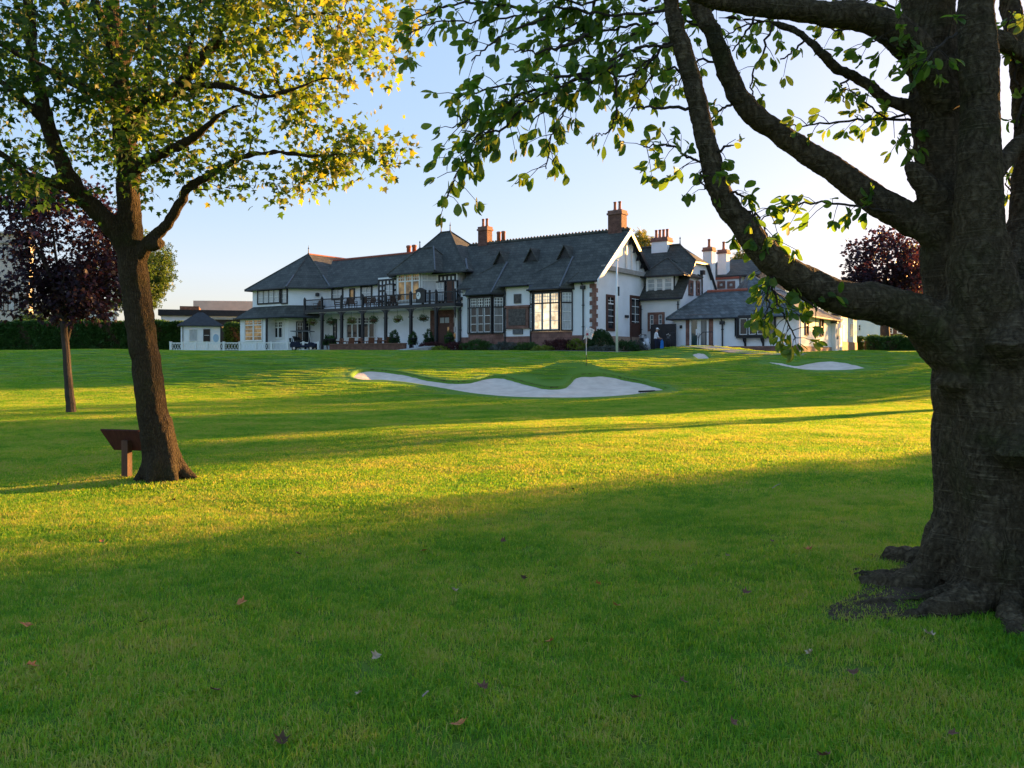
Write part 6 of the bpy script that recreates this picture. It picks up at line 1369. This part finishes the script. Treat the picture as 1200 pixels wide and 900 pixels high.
fuse(tr, 'trunk', syc, .022, BARK_L, disp=bark_l)
SIL = [(-500, 250), (-100, 240), (0, 232), (50, 246), (100, 262), (128, 262), (132, 225), (170, 228), (190, 250), (225, 262), (232, 238), (290, 212), (330, 232), (372, 236), (430, 222), (498, 204), (488, 170), (450, 146), (398, 146), (392, 128), (440, 112), (478, 96), (480, 60), (505, 25), (520, -500), (-500, -500)]
def keep_l(p):
    x, y = proj(p)
    if not inpoly(x, y, SIL): return False
    if x > 190 and y > 165 and abs(p[1] - 9.9) > .8: return False
    nv = n3(np.array([p]), 4.2, 7)[0]
    lim = -.32
    if x > 160 and y > 60: lim = .12
    if 225 < x < 400 and 118 < y < 184: lim = .42
    if y > 184: lim = .12
    if x > 400 and y > 140: lim = -.1
    return nv > lim
T = tgt([((-5.0, 10.5, 7.4), (3.9, 3.3, 3.4), .41), ((-6.3, 10.3, 4.9), (2.6, 2.3, 1.7), .28), ((-3.4, 9.9, 4.9), (1.7, 1.6, 1.3), .13), ((-2.6, 9.8, 5.6), (1.6, 1.6, 1.2), .10), ((-2.9, 9.8, 4.05), (1.6, .9, .55), .07), ((-1.75, 9.75, 4.1), (.85, .5, .3), .010)], 1700, rg, keep_l)
g2.reach(T, TWIG, .10, 2.6, .012)
g2.mb.v = [tuple(Vector(v) - off2) for v in g2.mb.v]; g2.mb.build('branches', syc, fix=False)
p_, d_, s_ = clusters(g2.tips, rg, (12, 17), .25, (.06, .108), .35)
px_ = 600 + p_[:, 0] / p_[:, 1] * F; tint = np.clip(rg.beta(2, 3.4, len(p_)) + .30 * np.clip((p_[:, 0] + 4.0) / 2.0, -1, 1) + .08 * np.clip((p_[:, 2] - 5) / 2, -1, 1), 0, 1)  # autumn tint, with the sunny right and top also put into the colour
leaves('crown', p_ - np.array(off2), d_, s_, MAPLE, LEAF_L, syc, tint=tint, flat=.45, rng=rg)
# ------------------------------------------------ other trees
def tree(name, label, base, lean, th, tr_, crown, ncl, per, spread, size, m, seed, tmpl=MAPLE, bark=BARK_D, group=None, cat='tree', flat=.4, limbs=9):
    rg = np.random.default_rng(seed); b0 = Vector(base); t = thing(name, label, cat, b0, 0, group); mb = MB(); g = Grow(seed)
    top = Vector((lean[0], lean[1], th)); pts, rad = smooth_path([Vector((0, 0, -.2)), Vector((0, 0, .1)), top * .35, top * .7, top, top + Vector((lean[0] * .2, 0, th * .5))], [tr_ * 1.5, tr_ * 1.2, tr_, tr_ * .9, tr_ * .8, tr_ * .3], 4, tr_ * .06, rg)
    mb.tube(pts, rad, bark, 10); g.add_limb(pts, rad, 10)
    for i in range(limbs):
        c, r, w = crown[i % len(crown)]; a = i * 2.4; e = Vector(c) + Vector((math.cos(a) * r[0] * .7, math.sin(a) * r[1] * .7, r[2] * rg.uniform(-.4, .7)))
        s0 = top * rg.uniform(.75, 1.15); p, ra = smooth_path([s0, s0.lerp(e, .5) + Vector((0, 0, .12 * (e - s0).length)), e], [tr_ * .45, tr_ * .28, tr_ * .08], 5, tr_ * .1, rg); mb.tube(p, ra, bark, 7); g.add_limb(p, ra, 2)
    mb.build('trunk', t, fix=False)
    T = tgt(crown, ncl, rg, lambda p: n3(np.array([p]), 2.2 / max(crown[0][1]), seed)[0] > -.3)
    g.reach(T, bark, .1, 99, tr_ * .12); g.mb.build('branches', t, fix=False)
    p, d, s = clusters(g.tips, rg, per, spread, size); leaves('crown', p, d, s, tmpl, m, t, flat=flat, rng=rg)
    return t
def gbase(px, py, Y): p = P(px, py, Y); p.z = zg(p.x, p.y); return p
q = gbase(83, 483, 23.5)
tree('copper_tree', 'young dark purple copper-leaved tree standing left of the sycamore', q, (-.2, 0, 0), 2.6, .115, [((-.05, 0, 4.9), (1.75, 1.7, 1.9), .48), ((-1.0, 0, 3.45), (1.9, 1.6, .8), .2), ((.45, 0, 3.6), (1.5, 1.4, 1.0), .24), ((-1.5, 0, 6.3), (.9, 1, .6), .08)], 560, (16, 23), .33, (.10, .17), LEAF_C, 4, flat=.6)
q = gbase(1038, 416, 75.0)
tree('copper_tree', 'distant dark red copper-leaved tree over the low hedge at the right', q, (-.1, 0, 0), 4.6, .42, [((-.3, 0, 8.0), (3.4, 3.2, 3.4), .6), ((-1.4, 0, 5.9), (2.4, 2, 1.4), .2), ((1.9, 0, 6.3), (2.2, 2, 1.8), .2)], 420, (10, 15), .75, (.26, .42), LEAF_C, 6, flat=.5)
q = gbase(1088, 416, 86.0)
tree('green_tree', 'green and yellow tree half hidden behind the big cherry trunk', q, (0, 0, 0), 3, .3, [((0, 0, 7.0), (3.2, 3, 4.6), 1)], 330, (9, 14), .8, (.3, .5), LEAF_Y, 8, CLUMP)
q = gbase(160, 416, 88.0)
tree('green_tree', 'rounded tree with sunlit yellow top behind the hedge right of the copper tree', q, (0, 0, 0), 3.5, .3, [((.6, 0, 8.6), (3.3, 3, 4.2), .75), ((-3.2, 0, 7.2), (3, 3, 3), .25)], 520, (10, 15), .7, (.28, .45), LEAF_G, 10, CLUMP)
q = gbase(60, 416, 110.0)
tree('green_tree', 'dark green tree behind the left hedge below the copper-leaved crown', q, (0, 0, 0), 2, .3, [((0, 0, 4.4), (4, 3, 2.2), 1)], 200, (9, 14), .8, (.3, .5), LEAF_G, 12, CLUMP)
q = Vector(((752 - 600) / F * 112, 112, 2.2))
tree('green_tree', 'pale sunlit treetop rising behind the hall gable', q, (0, 0, 0), 6, .4, [((.4, 0, 13.5), (2.8, 3, 3.4), .5), ((-3, 0, 12.6), (2.6, 3, 2.6), .5)], 330, (9, 14), .8, (.3, .5), LEAF_Y, 14, CLUMP)
q = Vector(((884 - 600) / F * 116, 116, 2.2))
tree('green_tree', 'treetop showing just above the far wing roof and left of the dark limb', q, (0, 0, 0), 6, .4, [((0, 0, 11.2), (3.4, 3, 4.4), 1)], 330, (9, 14), .8, (.3, .5), LEAF_Y, 16, CLUMP)
# unseen trees the low sun comes through; the sparsest added to dim the annex
def sunward(L, s): return (SD[0] * L + SN[0] * s, SD[1] * L + SN[1] * s)
for i, (s, L, H, hw, ncl) in enumerate(((-5.1, 42, 12, 2.4, 330), (.4, 40, 12, 3.2, 380), (6.5, 38, 11, 3.2, 300), (-13.9, 48, 11, 2.6, 240), (-17.4, 52, 11, 1.9, 170), (-20.6, 58, 13, 3.1, 400), (-27.6, 76, 14, 4.4, 520), (13, 40, 11, 4, 300), (-38.2, 86, 9, 2.3, 46), (-90, 112, 11, 6, 420), (-77, 118, 11, 6, 420))):
    x, y = sunward(L, s)
    tree('shade_tree', 'unseen broad leafy tree towards the sun that shades the scene', (x, y, zg(x, y)), (0, 0, 0), 1.6, .3, ([((0, 0, H * .56), (hw, hw, H * .44), .5), ((0, 0, H * .28), (hw * .95, hw * .95, H * .28), .32), ((0, 0, H * .48), (hw * 1.45, hw * 1.45, H * .46), .18)] if s not in (-13.9, -17.4, -38.4) else [((0, 0, 7.7), (hw, hw, 2.4), 1)] if s in (-13.9, -17.4) else [((0, 0, 5), (hw, hw, 4.6), 1)]), ncl, (9, 13), .7, (.34, .52), LEAF_G, 70 + i, CLUMP, group='trees to the right of the lawn')
# ================================================================== small things on the lawn
LITTER = [mat('dry_orange_leaf', (.42, .15, .04), .7, .35, 30), mat('dry_brown_leaf', (.13, .06, .035), .75, .35, 30), mat('pale_dry_leaf', (.40, .31, .21), .8, .25, 30), mat('dark_brown_leaf', (.07, .036, .016), .8, .3, 30)]
FL = [(537, 862, 0, 'bright orange dry leaf near the middle of the bottom edge'), (38, 788, 0, 'curled orange leaf near the left edge of the lawn'), (30, 741, 0, 'small orange leaf above the curled one at the left edge'), (283, 713, 0, 'orange leaf on the lawn below the sycamore, left of centre'), (644, 759, 0, 'round orange leaf in the middle of the shaded foreground'),
      (745, 831, 1, 'broad tan leaf low right of the centre of the foreground'), (722, 718, 0, 'small orange-pink leaf alone in the dark grass, right of centre'), (801, 808, 1, 'brown leaf standing on edge right of the broad tan one'), (1117, 874, 1, 'reddish brown leaf in the bottom right corner'), (965, 896, 1, 'dull red leaf at the very bottom edge'),
      (875, 700, 1, 'tan leaf left of the cherry roots'), (852, 657, 2, 'pale whitish leaf on the grass left of the cherry trunk'), (948, 775, 2, 'small pale leaf on the grass in front of the cherry roots'), (440, 781, 2, 'pale cream leaf, the palest one left of centre'), (533, 699, 2, 'small pale leaf with a straight edge near the centre'), (497, 650, 0, 'tan leaf at the edge of the sunlit band'),
      (947, 650, 0, 'small red-orange leaf by the left end of the roots'), (613, 684, 3, 'dark brown leaf lump in the middle of the lawn'), (168, 735, 3, 'dark brown leaf under the left tree shade'), (204, 590, 3, 'dark leaf at the foot of the sycamore'), (68, 571, 1, 'reddish leaf left of the plaque stand'), (420, 825, 2, 'pale tan leaf left of the bright orange one'), (1088, 752, 2, 'yellowish leaf in the grass under the cherry trunk'), (672, 577, 3, 'dark brown leaf on the sunlit band'),
      (700, 690, 0, 'tiny orange leaf between the red-pink one and the dark lump'), (590, 640, 1, 'brown leaf at the lower edge of the sunlit band near the centre'), (350, 655, 1, 'brown leaf right of the sycamore foot in the half shade'), (120, 640, 0, 'orange leaf in the half shade straight below the plaque stand'), (253, 818, 1, 'brown leaf low in the left half of the shaded lawn'), (565, 815, 1, 'dull brown leaf just above the bright orange one at the bottom'), (905, 640, 1, 'brown leaf left of the red-orange one by the roots'), (770, 560, 0, 'orange leaf right of the centre on the sunlit band'), (330, 880, 3, 'dark leaf at the bottom edge left of the centre'), (1000, 800, 1, 'brown leaf in the dark grass below the earth patch'), (860, 860, 1, 'reddish leaf low in the right part of the lawn'), (410, 560, 1, 'brown leaf on the sunlit band right of the sycamore')]
rg = np.random.default_rng(77)
tv, tf = MAPLE
for i, (px, py, mi, lb) in enumerate(FL):
    x, y = ground_hit(px, py); s = rg.uniform(.05, .075) * (1.1 if mi == 0 else .9); a = rg.uniform(0, 6.28); b = MB(); cu = rg.uniform(2, 6); v = []
    for q in tv:
        u, w = q[0], q[1] - .4; zz = .25 * cu * (u * u) + .12 * cu * w * w + .05 * math.sin(u * 9 + w * 7); v.append((s * (u * math.cos(a) - w * math.sin(a)), s * (u * math.sin(a) + w * math.cos(a)), s * zz))
    for f in tf: b.poly([v[k] for k in f], LITTER[mi])
    o = b.build('fallen_leaf', fix=False); o.location = (x, y, zg(x, y) + .034); o.rotation_euler = (rg.uniform(-.5, .5), rg.uniform(-.5, .5), 0); tag(o, lb, 'leaf', 'fallen leaves on the lawn')
# bare earth and surface roots by the big tree
cx_, cy_ = sum(p[0] for p in SOILP) / len(SOILP), sum(p[1] for p in SOILP) / len(SOILP); b = MB()
ring = SOILP
for k in range(len(ring)):
    p0, p1 = ring[k], ring[(k + 1) % len(ring)]
    for t0, t1 in ((0, .25), (.25, .5), (.5, .75), (.75, 1)):
        q = []
        for (px_, py_), t in ((p0, t1), (p1, t1), (p1, t0), (p0, t0)):
            x, y = cx_ + (px_ - cx_) * t, cy_ + (py_ - cy_) * t; q.append((x, y, zg(x, y) + .022 * (1 - t ** 2) + .014 * math.sin(x * 34 + y * 11) * math.sin(y * 41 - x * 9) * (1 - t * .6) + .004))
        b.poly(q if t0 > 0 else q[:2] + [q[2]], SOIL)
eo = b.build('soil', fix=False); structure(eo)
rg = np.random.default_rng(5)
stk = [((495, 833), (502, 826), 'thin bleached twig lying on the lawn left of the centre'), ((905, 577), (915, 572), 'short dead twig on the sunlit grass left of the cherry trunk')]
for (a0, b0_, lb) in stk:
    p0, p1 = ground_hit(*a0), ground_hit(*b0_); b = MB(); z0 = zg(*p0) + .045; d = Vector((p1[0] - p0[0], p1[1] - p0[1], 0)); pts, rad = smooth_path([Vector((0, 0, 0)), d * .5 + Vector((.01, .0, .012)), d], [.005, .004, .002], 4); b.tube(pts, rad, mat('dead_twig', (.3, .25, .2), .8, .2, 20), 6); o = b.build('twig'); o.location = (p0[0], p0[1], z0); tag(o, lb, 'twig')
# ivy at the foot of the big tree
iv = thing('ivy', 'patch of dark ivy at the foot of the cherry trunk', 'ivy', (TX - .02, TY - .62, tz)); n = 420; pos, dr = [], []
for k in range(n):
    a = rg.uniform(4.2, 5.6); z = rg.uniform(0, .75) ** 1.2; r = .66 - .12 * z + rg.uniform(-.02, .07) + .2 * max(0, .3 - z); pos.append((r * math.cos(a) + .02, r * math.sin(a) + .62, z)); dr.append((math.cos(a) * .5 + rg.normal() * .4, math.sin(a) * .5, -.6 + rg.normal() * .4))
leaves('foliage', np.array(pos), np.array(dr), rg.uniform(.04, .075, n), MAPLE, bushmat('darkgreen', *DG), iv, flat=.1, rng=rg)
b = MB()
for k in range(5):
    a = 4.3 + k * .28; b.tube([(.62 * math.cos(a), .62 * math.sin(a) + .62, -.05), (.58 * math.cos(a + .1), .58 * math.sin(a + .1) + .62, .35), (.55 * math.cos(a + .05), .55 * math.sin(a + .05) + .62, .7)], [.01, .008, .004], TWIG, 5)
b.build('stem', iv)
